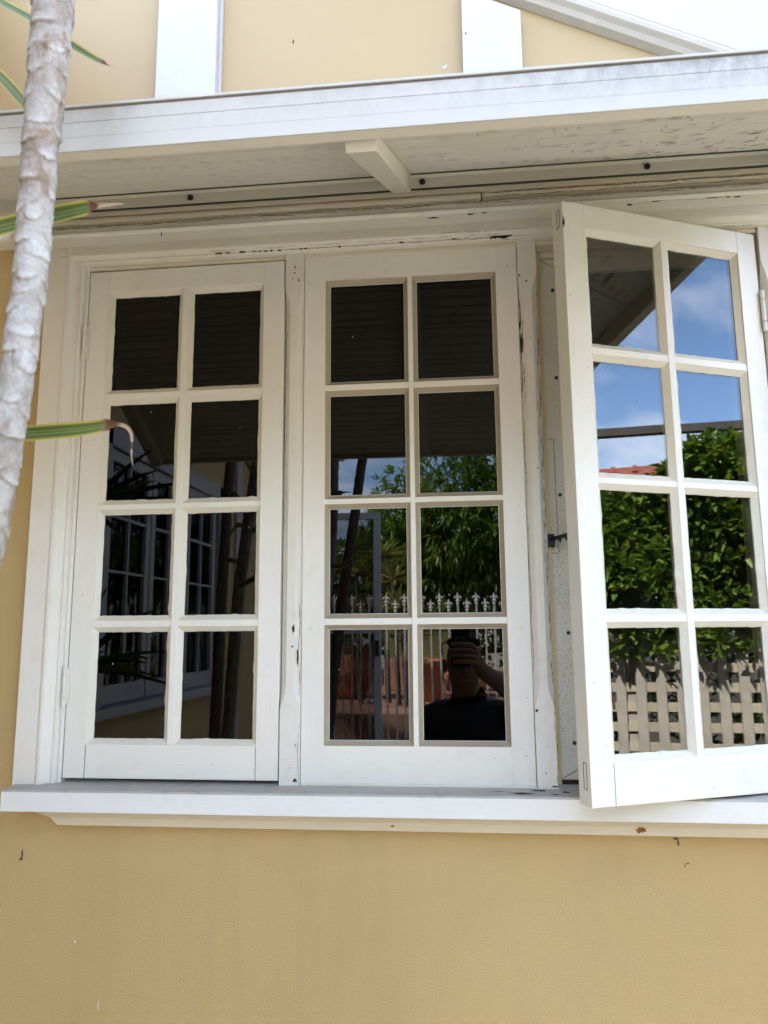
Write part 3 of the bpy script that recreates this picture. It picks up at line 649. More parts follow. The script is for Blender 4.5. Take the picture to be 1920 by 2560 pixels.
# fascia in three rolled bands, return lip and top cap
fy = -.718
for a, b, dy in ((2.0062, 2.0222, 0), (2.0226, 2.0398, .0002), (2.0402, 2.0552, 0)):
    MB().box(AX0-.004, AX1+.004, fy+dy, fy+.0015, a, b).build('fascia', M['fascia'], aw)
MB().box(AX0-.0035, AX1+.0035, fy+.0016, fy+.0118, 2.0092, 2.0545).build('fascia_core', M['alu_cream'], aw)
MB().box(AX0-.004, AX1+.004, fy+.0016, -.7015, 2.0064, 2.0090).build('return_lip', M['alu_cream'], aw)
MB().box(AX0-.006, AX1+.006, fy-.002, -.68, 2.0572, 2.0600).build('top_cap', M['mould'], aw)
MB().box(AX0-.004, AX1+.004, fy+.003, -.69, 2.0552, 2.0572).build('cap_joint', M['dark'], aw)
# wall flashing with bolts
MB().sweep([(-.0102, 2.3862), (-.0160, 2.3862), (-.0160, 2.4080), (-.024, 2.4125), (-.024, 2.4165), (-.0102, 2.4165)], (AX0-.03, 0, 0), (0, 1, 0), (0, 0, 1), (1, 0, 0), AX1-AX0+.06).build('flashing', M['alu_cream'], aw)
MB().box(AX0, AX1, -.0345, -.0305, 2.4058, 2.4095).build('seal_strip', M['seal'], aw)  # dark strips added to draw the shaded gaps above and below the flashing
MB().box(AX0-.03, AX1+.03, -.0150, -.0104, 2.3846, 2.3861).build('seal_strip', M['seal'], aw)
MB().box(AX0-.03, AX1+.03, -.0102, .011, 2.3862, 2.46).build('flashing', M['alu_cream'], aw)
for x in (-.542, -.055, .389):
    g = MB().cyl((x, -.0162, 2.3985), (x, -.0182, 2.3985), .0062, 14).cyl((x, -.0182, 2.3985), (x, -.0225, 2.3985), .0042, 6)
    g.build('bolt', M['bolt'], aw)

# ------------------------------------------------------------------ near plant
def trunk_mesh(name, path, rads, parent, mat, nu=64, nv=620, scars=True, amp=.0019, sp=.0175, seed=0):
    path = np.array(path, float); rads = np.array(rads, float)
    d = np.r_[0, np.cumsum(np.linalg.norm(np.diff(path, axis=0), axis=1))]; tot = d[-1]
    sv = np.linspace(0, tot, nv); P = np.stack([np.interp(sv, d, path[:, i]) for i in range(3)], 1); rr = np.interp(sv, d, rads)
    for _ in range(30): P[1:-1] = (P[:-2]+2*P[1:-1]+P[2:])/4
    u = np.linspace(0, 2*math.pi, nu, endpoint=False); U, S = np.meshgrid(u, sv)
    r = np.random.default_rng(seed)
    h = np.zeros_like(U); sc = np.ones_like(U)
    k = int(tot/sp)
    # overlapping crescent leaf scars in a spiral, two and a bit per turn
    ga = 2.3998
    for i in range(int(tot/sp*2.2)):
        c = i*sp/2.2+r.uniform(-.007, .007); th = (i*ga+r.uniform(-.15, .15)) % (2*math.pi)
        du = (U-th+math.pi) % (2*math.pi)-math.pi; wv = 1.2+r.uniform(-.55, .35)
        low = c+r.uniform(.003, .014)*np.abs(du/wv)**r.uniform(1.1, 2)        # curved lower lip
        m = (np.abs(du) < wv) & (np.abs(S-c) < .04)
        t = (S-low)/.024
        e = np.where(m & (t > 0) & (t < 1), (1-t)*np.clip(1-(np.abs(du)/wv)**3, 0, 1), 0)
        h = np.maximum(h, e); sc = np.minimum(sc, np.where(m, np.clip(np.abs(S-low+.0012)/.0026, 0, 1)*.999, 1))
    R_ = rr[:, None]*(1+0*U)+(amp*h if scars else 0)+.0004*r.normal(size=U.shape)
    X = P[:, 0, None]+R_*np.cos(U); Y = P[:, 1, None]+R_*np.sin(U); Z = np.repeat(P[:, 2, None], nu, 1)
    vs = np.stack([X, Y, Z], -1).reshape(-1, 3)-np.array(wpos(parent))
    i, j = np.meshgrid(np.arange(nv-1), np.arange(nu), indexing='ij'); j2 = (j+1) % nu
    fs = np.stack([i*nu+j, i*nu+j2, (i+1)*nu+j2, (i+1)*nu+j], -1).reshape(-1, 4)
    me = bpy.data.meshes.new(name); me.from_pydata(vs.tolist(), [], fs.tolist()); me.materials.append(mat)
    at = me.attributes.new('scar', 'FLOAT', 'POINT'); at.data.foreach_set('value', sc.reshape(-1).astype(np.float32))
    at = me.attributes.new('rise', 'FLOAT', 'POINT'); at.data.foreach_set('value', h.reshape(-1).astype(np.float32))
    me.polygons.foreach_set('use_smooth', [True]*len(me.polygons))
    o = bpy.data.objects.new(name, me); COL.objects.link(o); o.parent = parent; return o
def strap_leaf(pts, wd, parent, side=(0, 0, 1), fold=.25, mat=None, tr=.88, name='leaf', n=40, twist=0):
    """ribbon leaf along a polyline, V-folded, with UV across and along"""
    P = np.array(pts, float); d = np.r_[0, np.cumsum(np.linalg.norm(np.diff(P, axis=0), axis=1))]
    s = np.linspace(0, d[-1], n); C = np.stack([np.interp(s, d, P[:, i]) for i in range(3)], 1)
    for _ in range(6): C[1:-1] = (C[:-2]+2*C[1:-1]+C[2:])/4
    g = MB(); g.uv = []; vs = []
    for i in range(n):
        t0 = i/(n-1); t = t0/tr*.8 if t0 < tr else .8+(t0-tr)/(1-tr)*.2; tg = Vector(C[min(i+1, n-1)]-C[max(i-1, 0)]).normalized(); sd_ = Vector(side); sd_ = (sd_-tg*sd_.dot(tg)).normalized()
        if twist: sd_ = Matrix.Rotation(twist*t, 3, tg) @ sd_
        nn = tg.cross(sd_); wq = np.interp(t, [0, .12, .72, .80, .83, .92, 1], [.75, 1, .92, .72, .24, .17, .04])*wd
        for a in (-1, -.5, 0, .5, 1):
            vs.append(Vector(C[i])+sd_*(a*wq/2)+nn*(fold*wq*(abs(a)-.5))); g.uv.append(((a+1)/2, t))
    g.add(vs, [(i*5+j, i*5+j+1, (i+1)*5+j+1, (i+1)*5+j) for i in range(n-1) for j in range(4)])
    return g.build(name, mat or M['strap'], parent, smooth=True)
pa = empty('dracaena_plant', (-.47, -.79, GZ), 'pale scarred dracaena stem standing close to the camera, in front of the awning', 'plant')
trunk_mesh('trunk', [(-.55, -.76, GZ), (-.50, -.775, .6), (-.455, -.79, 1.38), (-.4235, -.80, 1.50), (-.4055, -.80, 1.58), (-.3925, -.80, 1.70), (-.384, -.80, 1.82), (-.383, -.80, 1.962), (-.380, -.80, 2.11), (-.374, -.80, 2.3), (-.36, -.80, 2.62), (-.35, -.80, 2.97)],
           [.021, .0185, .0155, .0145, .0140, .0138, .0138, .0155, .0185, .019, .018, .016], pa, M['bark'], nv=1800, seed=2)
pb = empty('dracaena_plant', (-.72, -.80, GZ), 'second dracaena stem with striped strap leaves, left of the pale stem', 'plant')
trunk_mesh('trunk', [(-.76, -.78, GZ), (-.72, -.79, 1.0), (-.690, -.80, 1.60), (-.645, -.80, 1.96), (-.60, -.80, 2.35), (-.52, -.80, 2.88)], [.022, .019, .018, .018, .017, .014], pb, M['bark'], nv=420, nu=40, seed=3)
strap_leaf([(-.69, -.76, 1.62), (-.60, -.755, 1.672), (-.48, -.752, 1.6865), (-.401, -.752, 1.6875), (-.347, -.755, 1.689), (-.313, -.757, 1.6935), (-.303, -.757, 1.691), (-.297, -.757, 1.678), (-.302, -.757, 1.668), (-.298, -.757, 1.652)], .0165, pb, fold=.15, n=90, tr=.855)
strap_leaf([(-.64, -.77, 1.80), (-.54, -.765, 1.872), (-.445, -.76, 1.898), (-.388, -.76, 1.907), (-.350, -.76, 1.9135), (-.333, -.76, 1.9145), (-.318, -.76, 1.914)], .0215, pb, fold=.15, n=60, tr=.905)
strap_leaf([(-.60, -.77, 2.28), (-.53, -.765, 2.20), (-.465, -.76, 2.154), (-.425, -.76, 2.128), (-.370, -.76, 2.085), (-.341, -.76, 2.066), (-.325, -.76, 2.060), (-.309, -.76, 2.058)], .016, pb, side=(.3, .6, .7), fold=.2, n=50, tr=.88)
strap_leaf([(-.60, -.77, 2.22), (-.52, -.765, 2.12), (-.458, -.76, 2.067), (-.428, -.76, 2.031), (-.41, -.76, 2.006)], .015, pb, side=(.4, .5, .7), fold=.2, n=40, tr=.93)
pc = empty('dracaena_plant', (-1.04, -1.6, GZ), 'bare dracaena stem in the bed beside the house wing', 'plant')
trunk_mesh('trunk', [(-1.07, -1.6, GZ), (-1.04, -1.6, .9), (-1.02, -1.6, 1.62), (-1.0, -1.6, 2.13), (-.95, -1.6, 2.7)], [.026, .024, .022, .021, .018], pc, M['wood'], nv=120, nu=20, seed=4)
pd = empty('dracaena_plant', (-.55, -1.48, GZ), 'leaning dracaena stem at the photographer\'s shoulder, reflected in the fixed sash', 'plant')
trunk_mesh('trunk', [(-.62, -1.5, GZ), (-.53, -1.48, 1.0), (-.466, -1.46, 1.569), (-.377, -1.46, 2.18), (-.28, -1.46, 2.75)], [.026, .023, .021, .018, .016], pd, M['wood'], nv=160, nu=24, seed=5)
def crown(c, n, ln, wd, parent, mat, up=.6, seed=0, name='leaf_crown', droop=.5, kind=None):
    r = random.Random(seed); g = MB(); at = []
    for i in range(n):
        az = i*2.39996+r.uniform(-.2, .2); el = r.uniform(-.1, 1.2)*up+.05
        d = Vector((math.cos(az)*math.cos(el), math.sin(az)*math.cos(el), math.sin(el))); sd_ = Vector((-math.sin(az), math.cos(az), 0))
        l = ln*r.uniform(.7, 1.1); q = r.random(); ww = wd*r.uniform(.8, 1.2); ps = []
        for k_ in range(6):
            t = k_/5; p = Vector(c)+d*(l*t)+Vector((0, 0, -droop*l*t*t)); w_ = ww*(.7, 1, .95, .8, .5, .04)[k_]/2
            nn = d.cross(sd_).normalized()*w_*.5
            ps += [p-sd_*w_+nn, p-nn, p+sd_*w_+nn]
        g.add(ps, [(k_*3+j, k_*3+j+1, (k_+1)*3+j+1, (k_+1)*3+j) for k_ in range(5) for j in (0, 1)]); at += [q]*18
    o = g.build(name, mat, parent, smooth=True, kind=kind)
    a = o.data.attributes.new('tint', 'FLOAT', 'POINT'); a.data.foreach_set('value', np.array(at, np.float32)); return o
crown((-.35, -.80, 3.0), 26, .42, .03, pa, M['dark_leaf'], seed=1, kind='stuff')
crown((-.52, -.80, 2.9), 22, .36, .028, pb, M['dark_leaf'], up=1.0, seed=2, droop=.1, kind='stuff')
crown((-.93, -1.6, 2.72), 24, .45, .03, pc, M['dark_leaf'], seed=3, kind='stuff')
crown((-.27, -1.46, 2.78), 24, .45, .03, pd, M['dark_leaf'], seed=4, kind='stuff')
shade_dracaena = empty('dracaena_plant', (-1.12, -.52, GZ), 'many headed dracaena in the corner beyond the left window casing', 'plant')  # plant added out of view to keep sky light off the left wall
trunk_mesh('trunk', [(-1.12, -.5, GZ), (-1.10, -.52, .8), (-1.06, -.56, 1.5), (-1.08, -.6, 2.2)], [.025, .022, .02, .016], shade_dracaena, M['wood'], nv=100, nu=20, seed=6)
crown((-1.08, -.55, 1.40), 26, .34, .03, shade_dracaena, M['dark_leaf'], up=1.1, seed=11, droop=.2, kind='stuff')
crown((-1.10, -.62, 1.85), 26, .34, .03, shade_dracaena, M['dark_leaf'], up=1.1, seed=12, droop=.2, kind='stuff')
crown((-1.08, -.60, 2.25), 26, .34, .03, shade_dracaena, M['dark_leaf'], up=1.1, seed=13, droop=.2, kind='stuff')
for a in ([(-.98, -1.6, 2.3), (-.85, -1.5, 2.12), (-.74, -1.42, 2.08), (-.66, -1.38, 1.99)], [(-1.02, -1.6, 1.86), (-.93, -1.5, 1.93), (-.83, -1.45, 1.90), (-.76, -1.42, 1.80)], [(-1.0, -1.6, 2.1), (-.90, -1.55, 2.02), (-.80, -1.5, 2.03), (-.70, -1.5, 1.98)], [(-1.02, -1.6, 1.8), (-.93, -1.55, 1.78), (-.86, -1.52, 1.83)]):
    strap_leaf(a, .022, pc, side=(.2, .2, .9), mat=M['strap'])

# ------------------------------------------------------------------ foliage generator
def foliage(name, cl, dr, per, ln, wd, mat, parent, seed, droop=.2, spread=1.0):
    """clusters CL (n x 3) facing DR; each carries PER pointed leaves folded along the midrib"""
    r = np.random.default_rng(seed); n = len(cl)*per
    c = np.repeat(cl, per, 0); d = np.repeat(dr, per, 0)
    v = r.normal(size=(n, 3))*spread; d = d/np.linalg.norm(d, axis=1)[:, None]+v*.75; d /= np.linalg.norm(d, axis=1)[:, None]
    l = ln*r.uniform(.6, 1.15, n)[:, None]; wv = wd*r.uniform(.75, 1.15, n)[:, None]
    up = np.array([0, 0, 1.])+r.normal(size=(n, 3))*.35
    s = np.cross(d, up); s /= np.linalg.norm(s, axis=1)[:, None]+1e-6; nn = np.cross(s, d)
    c = c+r.normal(size=(n, 3))*ln*.12
    g = np.array([0, 0, -1.])
    b = c; m1 = c+d*l*.33+nn*0; m2 = c+d*l*.68+g*l*droop*.3; tp = c+d*l+g*l*droop
    V = np.stack([b, m1-s*wv*.46+nn*wv*.16, m1, m1+s*wv*.46+nn*wv*.16, m2-s*wv*.36+nn*wv*.12, m2, m2+s*wv*.36+nn*wv*.12, tp], 1).reshape(-1, 3)-np.array(wpos(parent))
    F = np.array([(0, 1, 2, -1), (0, 2, 3, -1), (1, 4, 5, 2), (2, 5, 6, 3), (4, 7, 5, -1), (5, 7, 6, -1)])
    o8 = (np.arange(n)*8)[:, None]
    tri = np.concatenate([F[k_, :3]+o8 for k_ in (0, 1, 4, 5)]); qd = np.concatenate([F[k_]+o8 for k_ in (2, 3)])
    me = bpy.data.meshes.new(name); me.vertices.add(len(V)); me.vertices.foreach_set('co', V.astype(np.float32).reshape(-1))
    loops = np.concatenate([tri.reshape(-1), qd.reshape(-1)]); me.loops.add(len(loops)); me.loops.foreach_set('vertex_index', loops.astype(np.int32))
    me.polygons.add(len(tri)+len(qd)); st = np.concatenate([np.arange(len(tri))*3, len(tri)*3+np.arange(len(qd))*4])
    me.polygons.foreach_set('loop_start', st.astype(np.int32)); me.update(calc_edges=True); me.validate()
    cq = np.repeat(r.random(len(cl)), per)*.55+r.random(n)*.45
    a = me.attributes.new('tint', 'FLOAT', 'POINT'); a.data.foreach_set('value', np.repeat(cq, 8).astype(np.float32))
    me.materials.append(mat); o = bpy.data.objects.new(name, me); COL.objects.link(o); o.parent = parent; o['kind'] = 'stuff'; return o

# ------------------------------------------------------------------ lattice fence, hedge, far roof (seen in the open sash)
Q0 = Vector((2.30, -1.15, 0)); lu = Vector((.63, .777, 0)).normalized(); ln_ = Vector((-lu.y, lu.x, 0))
XF = Matrix((( lu.x, ln_.x, 0, Q0.x), (lu.y, ln_.y, 0, Q0.y), (0, 0, 1, 0), (0, 0, 0, 1)))   # local x along fence, y towards house
lf = empty('lattice_fence', Q0+Vector((0, 0, GZ)), 'weathered cream lattice fence of upright slats before horizontal ones, under the hedge', 'fence')
pit = .0855; U0, U1 = -1.9, 1.4
vs0 = MB().box(U0, U0+.043, .002, .014, GZ+.05, 1.80).build('slat', M['lattice'], lf, xf=XF, bevel=.0015)
for i in range(1, int((U1-U0)/pit)+1):
    dlt = lu*(pit*i); copy_obj(vs0, lf, (dlt.x, dlt.y, rnd.uniform(-.004, .004)))
hs0 = MB().box(U0, U1, -.011, .001, .02, .060).build('slat', M['lattice_back'], lf, xf=XF, bevel=.0015)
for i in range(1, 21): copy_obj(hs0, lf, (0, 0, pit*i))
MB().box(U0, U1, -.02, .022, 1.802, 1.840).build('top_rail', M['lattice'], lf, xf=XF, bevel=.003)
for ux in (U0+.02, -.25, U1-.1): MB().box(ux, ux+.09, -.11, -.0115, GZ, 1.80).build('post', M['lattice'], lf, xf=XF, bevel=.003)
hd = empty('hedge', Q0-ln_*.3+Vector((0, 0, GZ)), 'glossy green hedge growing through and over the lattice fence', 'hedge')
n = 7600
uu = nrng.uniform(-1.8, 1.6, n); top = 2.17+.10*np.sin(uu*5+.5)+.05*np.sin(uu*13)+np.where(uu > .18, np.minimum((uu-.18)*.85, .36), 0)
zz = 1.66+(top-1.66)*nrng.random(n)**.9; dep = .19-.75*nrng.random(n)**1.7+.10*np.sin(uu*7+zz*6)
low = nrng.random(n) < .09; zz = np.where(low, nrng.uniform(1.38, 1.68, n), zz); dep = np.where(low, nrng.uniform(.03, .12, n), dep)
cl = np.array([XF @ Vector((a, b, c)) for a, b, c in zip(uu, dep, zz)])
dr = np.tile(np.array(ln_)*.7+np.array([0, 0, .55]), (n, 1))+nrng.normal(size=(n, 3))*.35
foliage('foliage', cl, dr, 8, .066, .030, M['hedge'], hd, 5, .15, .85)
n = 3400; uu = nrng.uniform(-2.2, 1.7, n)
cl = np.array([XF @ Vector((a, b, c)) for a, b, c in zip(uu, nrng.uniform(-.75, -.10, n), nrng.uniform(.2, 1.95, n))])
foliage('foliage', cl, np.tile(np.array(ln_)*.7+np.array([0, 0, .4]), (n, 1)), 7, .065, .03, M['hedge'], hd, 6, .15)
g = MB()
for i in range(46):
    a = nrng.uniform(-2.2, 1.6); z0 = nrng.uniform(1.2, 1.75); y0 = nrng.uniform(-.3, .03)
    g.tube([XF @ Vector((a, -.35, z0-.5)), XF @ Vector((a+nrng.uniform(-.08, .08), y0, z0-.1)), XF @ Vector((a+nrng.uniform(-.15, .15), y0+.10, z0+.2))], [.007, .005, .002], 6)
g.build('stem', M['wood'], hd, kind='stuff')
pg = empty('pergola_beam', XF @ Vector((-1.9, -.62, GZ)), 'dark timber rail on posts standing behind the hedge', 'pergola')
MB().box(-1.9, 1.6, -.02, .03, 2.385, 2.422).build('beam', M['beam'], pg, xf=XF)
for ux in (-1.9, 1.55): MB().box(ux, ux+.05, -.02, .03, GZ, 2.384).build('post', M['beam'], pg, xf=XF)
# neighbour's tiled roof
rdir = Vector((.86, -.485, 0)).normalized(); rs = Vector((-rdir.y, rdir.x, 0))
RC = Vector((.35, -.1, 0))+rdir*10.5
XR = Matrix(((rs.x, -rdir.x, 0, RC.x), (rs.y, -rdir.y, 0, RC.y), (0, 0, 1, 0), (0, 0, 0, 1)))  # x along ridge, y towards us
nb_ = empty('neighbour_house', RC+Vector((0, 0, GZ)), 'neighbouring house with a red terracotta tiled roof beyond the hedge', 'house')
RZ = 3.93; sl2 = math.tan(R(26))
MB().box(-5, 5, -2.5, 2.2, GZ, RZ-1.35).build('wall', M['beam'], nb_, xf=XR)
MB().sweep([(0, -.06), (3.0, -.06-3.0*sl2), (-3, -.06-3.0*sl2)], (-5.4, 0, RZ), (0, 1, 0), (0, 0, 1), (1, 0, 0), 10.8).build('roof', M['rooftile'], nb_, xf=XR)
tl = None
for j in range(9):
    for i in range(32):
        x = -4.6+.29*i+(.145 if j % 2 else 0); y = .03+.26*j; z = RZ-.02-sl2*(y)
        if tl is None:
            g = MB(); cx = np.linspace(0, .29, 7); pf = [(a, .022*math.sin(a/.29*2*math.pi)) for a in cx]
            g.sweep(pf+[(a, b-.014) for a, b in pf[::-1]], (x, y, z), (1, 0, 0), (0, 0, 1), Vector((0, 1, -sl2+.06)).normalized(), .30)
            tl = g.build('roof_tile', M['rooftile'], nb_, xf=XR); tx, ty, tz = x, y, z
        else:
            dl = XR.to_3x3() @ Vector((x-tx, y-ty, z-tz)); copy_obj(tl, nb_, dl)
rt = None
for i in range(28):
    x = -4.6+.33*i
    if rt is None:
        g = MB(); pf = [(.11*math.cos(t), .10*math.sin(t)) for t in np.linspace(0, math.pi, 7)]
        g.sweep(pf, (x, 0, RZ-.075), (0, 1, 0), (0, 0, 1), (1, 0, 0), .30); pf2 = [(a*1.22, b*1.25) for a, b in pf]
        g.sweep(pf2, (x+.27, 0, RZ-.075), (0, 1, 0), (0, 0, 1), (1, 0, 0), .06); rt = g.build('ridge_tile', M['ridge'], nb_, xf=XR); rx = x
    else:
        dl = XR.to_3x3() @ Vector((x-rx, 0, rnd.uniform(-.01, .01))); copy_obj(rt, nb_, dl)

# ------------------------------------------------------------------ house wing on the left (seen in the closed sash)
WX = -1.45
wg = empty('house_wing', (WX-1.2, -2.1, GZ), 'shaded yellow house wing with a row of white casement windows, beside the path', 'house wing')
for b in ((-4.25, 0, GZ, 1.17), (-4.25, -2.80, 1.17, 2.34), (-1.32, 0, 1.17, 2.34), (-4.25, 0, 2.34, 2.95)):
    MB().box(WX-.18, WX, b[0], b[1], b[2], b[3]).build('wall', M['render'], wg)
MB().box(WX-3.0, WX-.181, -4.25, -4.08, GZ, 2.95).build('wall', M['render'], wg)
MB().box(WX-.30, WX-.185, -2.80, -1.32, 1.17, 2.34).build('interior', M['screen'], wg)
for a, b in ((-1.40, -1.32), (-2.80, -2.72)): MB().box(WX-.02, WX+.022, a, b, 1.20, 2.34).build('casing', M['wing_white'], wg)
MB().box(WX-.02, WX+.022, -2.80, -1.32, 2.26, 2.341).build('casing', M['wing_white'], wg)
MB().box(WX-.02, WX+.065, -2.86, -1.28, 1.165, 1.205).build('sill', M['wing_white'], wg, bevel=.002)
for s in range(3):
    a = -1.405-.437*s; b = a-.425
    g = MB()
    g.box(WX-.03, WX+.004, a-.043, a, 1.21, 2.255).box(WX-.03, WX+.004, b, b+.043, 1.21, 2.255).box(WX-.03, WX+.0035, b+.043, a-.043, 1.21, 1.285).box(WX-.03, WX+.0035, b+.043, a-.043, 2.208, 2.255)
    mm = (a+b)/2; g.box(WX-.028, WX+.002, mm-.007, mm+.007, 1.285, 2.208)
    for za, zc in ((ROWS[1][0], ROWS[0][1]), (ROWS[2][0], ROWS[1][1]), (ROWS[3][0], ROWS[2][1])): g.box(WX-.028, WX+.0015, b+.043, mm-.007, za, zc).box(WX-.028, WX+.0015, mm+.007, a-.043, za, zc)
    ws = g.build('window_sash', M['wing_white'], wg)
    for zt_, zl in ROWS:
        for c, d in ((b+.040, mm-.004), (mm+.004, a-.040)): MB().box(WX-.016, WX-.013, c, d, zl-.003, zt_+.003).build('pane', M['glass'], ws)
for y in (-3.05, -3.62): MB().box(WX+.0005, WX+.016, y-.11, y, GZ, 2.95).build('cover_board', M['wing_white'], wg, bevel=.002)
MB().sweep([(.42, -.01), (-3.2, 1.4), (-3.2, 1.48), (.42, .07)], (WX, -4.6, 2.96), (1, 0, 0), (0, 0, 1), (0, 1, 0), 4.9).build('roof', M['rooftile'], wg)
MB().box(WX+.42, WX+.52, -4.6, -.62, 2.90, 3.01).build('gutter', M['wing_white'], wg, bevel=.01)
# glazed screen door standing open at the end of the wing
dr_ = empty('screen_door', (WX+.05, -4.30, GZ+.6), 'white framed glass door standing open at the end of the wing', 'door')
dz0, dz1, dx0, dx1, dy = .36, 2.415, -1.40, -.604, -4.30
for a, b in ((dx0, dx0+.055), (dx1-.055, dx1)): MB().box(a, b, dy-.018, dy+.018, dz0, dz1).build('stile', M['door_alu'], dr_, bevel=.003)
for a, b in ((dz0, dz0+.10), (1.475, 1.535), (dz1-.055, dz1)): MB().box(dx0+.055, dx1-.055, dy-.017, dy+.017, a, b).build('rail', M['door_alu'], dr_, bevel=.003)
M['door_glass'] = NT('tinted door glass').fin((.5, .5, .5), .05)
dgk = NT('tinted glass'); dgk.N.remove(dgk.b); t_ = dgk.N.new('ShaderNodeBsdfTransparent'); t_.inputs[0].default_value = (.62, .62, .63, 1); gg = dgk.N.new('ShaderNodeBsdfGlossy'); gg.inputs['Roughness'].default_value = .02
ms = dgk.N.new('ShaderNodeMixShader'); ms.inputs[0].default_value = .07; dgk.L.new(t_.outputs[0], ms.inputs[1]); dgk.L.new(gg.outputs[0], ms.inputs[2]); dgk.L.new(ms.outputs[0], dgk.o.inputs[0])
for a, b in ((dz0+.10, 1.475), (1.535, dz1-.055)): MB().box(dx0+.053, dx1-.053, dy-.003, dy+.003, a-.002, b+.002).build('pane', dgk.m, dr_)
MB().box(dx1-.045, dx1-.015, dy+.018, dy+.05, 1.30, 1.42).build('handle', M['bolt'], dr_, bevel=.004)

# ------------------------------------------------------------------ spear-topped fence
FY = -5.5
pf_ = empty('picket_fence', (0, FY, GZ), 'white metal fence of thin bars with fleur shaped finials, edging the raised terrace', 'fence')
MB().box(-1.45, 3.2, FY-.016, FY+.016, 1.590, 1.625).build('rail', M['iron'], pf_, bevel=.002)
MB().box(-1.45, 3.2, FY-.016, FY+.016, .10, .135).build('rail', M['iron'], pf_, bevel=.002)
br = fn = None
for i in range(56):
    x = -1.42+.0825*i; dz = .0 if i % 2 else -.055
    if br is None:
        br = MB().box(x-.008, x+.008, FY-.008, FY+.008, GZ+.05, 1.72).build('bar', M['iron'], pf_, bevel=.001)
        g = MB().lathe([(.011, 0), (.016, .006), (.011, .014), (.009, .022), (.019, .030), (.021, .037), (.010, .044), (.007, .05)], (x, FY, 1.72), 10)
        zz = 1.77
        g.add([(x, FY-.006, zz), (x-.013, FY, zz+.022), (x, FY, zz+.062), (x+.013, FY, zz+.022), (x, FY+.006, zz), (x, FY-.008, zz+.024), (x, FY+.008, zz+.024)], [(0, 3, 5), (5, 3, 2), (5, 2, 1), (0, 5, 1), (4, 6, 3), (6, 2, 3), (6, 1, 2), (4, 1, 6)])
        for sg in (-1, 1): g.tube([(x, FY, zz), (x+sg*.013, FY, zz+.014), (x+sg*.024, FY, zz+.022), (x+sg*.031, FY, zz+.012), (x+sg*.029, FY, zz+.002)], [.005, .0065, .0075, .0065, .003], 6)
        fn = g.build('finial', M['iron'], br); b0 = x; br.location.z = dz
    else:
        c = copy_obj(br, pf_, (x-b0, 0, dz)); d = copy_obj(fn, c)
# gate leaf leaning open at the right
gt = empty('garden_gate', (.62, FY+.15, GZ), 'white barred gate leaf standing ajar in front of the spear topped fence', 'gate')
XG = Matrix.Translation((.62, FY+.18, 0)) @ Matrix.Rotation(R(28), 4, 'Z') @ Matrix.Rotation(R(-6), 4, 'Y')
for i in range(7): MB().box(.12*i, .12*i+.018, -.009, .009, GZ+.12, 1.62).build('bar', M['iron'], gt, xf=XG)
for z in (.2, 1.62): MB().box(-.01, .75, -.012, .012, z, z+.03).build('rail', M['iron'], gt, xf=XG)

# ------------------------------------------------------------------ terrace things beyond
gw = empty('garden_wall', (-.35, -8.6, TZ), 'olive green garden wall with a salmon base course behind the fence', 'wall')
MB().box(-1.0, .12, -8.75, -8.6, TZ+.42, 1.60).build('upper_course', M['olive'], gw, bevel=.005)
MB().box(-1.02, .14, -8.77, -8.56, TZ, TZ+.42).build('base_course', M['salmon'], gw, bevel=.005)
MB().box(-1.02, .14, -8.79, -8.55, 1.6005, 1.63).build('coping', M['olive'], gw, bevel=.005)
def pot(x, y, s, label, mat, prof):
    t = empty('garden_pot', (x, y, TZ), label, 'pot', 'pots on the terrace')
    MB().lathe([(r_*s, z*s) for r_, z in prof], (x, y, TZ+.001), 28).build('bowl', mat, t, smooth=True)
    MB().lathe([(.30*s*prof[-1][0]/.3, 0), (.001, .01)], (x, y, TZ+(prof[-1][1]-.06)*s), 20).build('soil', M['wood'], t)
    return t
P1 = [(.20, 0), (.27, .05), (.36, .25), (.38, .42), (.33, .58), (.27, .64), (.30, .70), (.28, .70), (.25, .62)]
pot(-1.35, -7.5, .85, 'large round terracotta urn on the brick terrace', M['terracotta'], P1)
pot(-.42, -7.2, .62, 'straight orange terracotta planter before the green wall', M['terracotta'], [(.27, 0), (.33, .3), (.38, .62), (.41, .63), (.41, .72), (.37, .72), (.35, .6)])
pot(.05, -7.9, .72, 'salmon bowl planter beside the green wall', M['salmon'], [(.2, 0), (.34, .1), (.44, .35), (.46, .5), (.42, .5), (.38, .4)])
pk = empty('parcel', (-.98, -7.0, TZ), 'pale blue folded parcel lying on the brick terrace', 'parcel')
MB().box(-1.07, -.92, -7.05, -6.95, TZ+.004, TZ+.03).build('wrapper', M['fabric'], pk, bevel=.006)
sp = empty('shrub', (-1.5, -7.6, TZ), 'bushy dark green shrub growing out of the round urn', 'shrub')
n = 260; cl = nrng.normal(size=(n, 3))*np.array([.24, .24, .26])+np.array([-1.45, -7.5, TZ+1.0])
foliage('foliage', cl, (cl-np.array([-1.45, -7.5, TZ+.7])), 8, .075, .045, M['hedge'], sp, 9)
MB().tube([(-1.38, -7.5, TZ+.55), (-1.45, -7.5, TZ+1.1)], [.02, .01], 8).build('stem', M['wood'], sp)
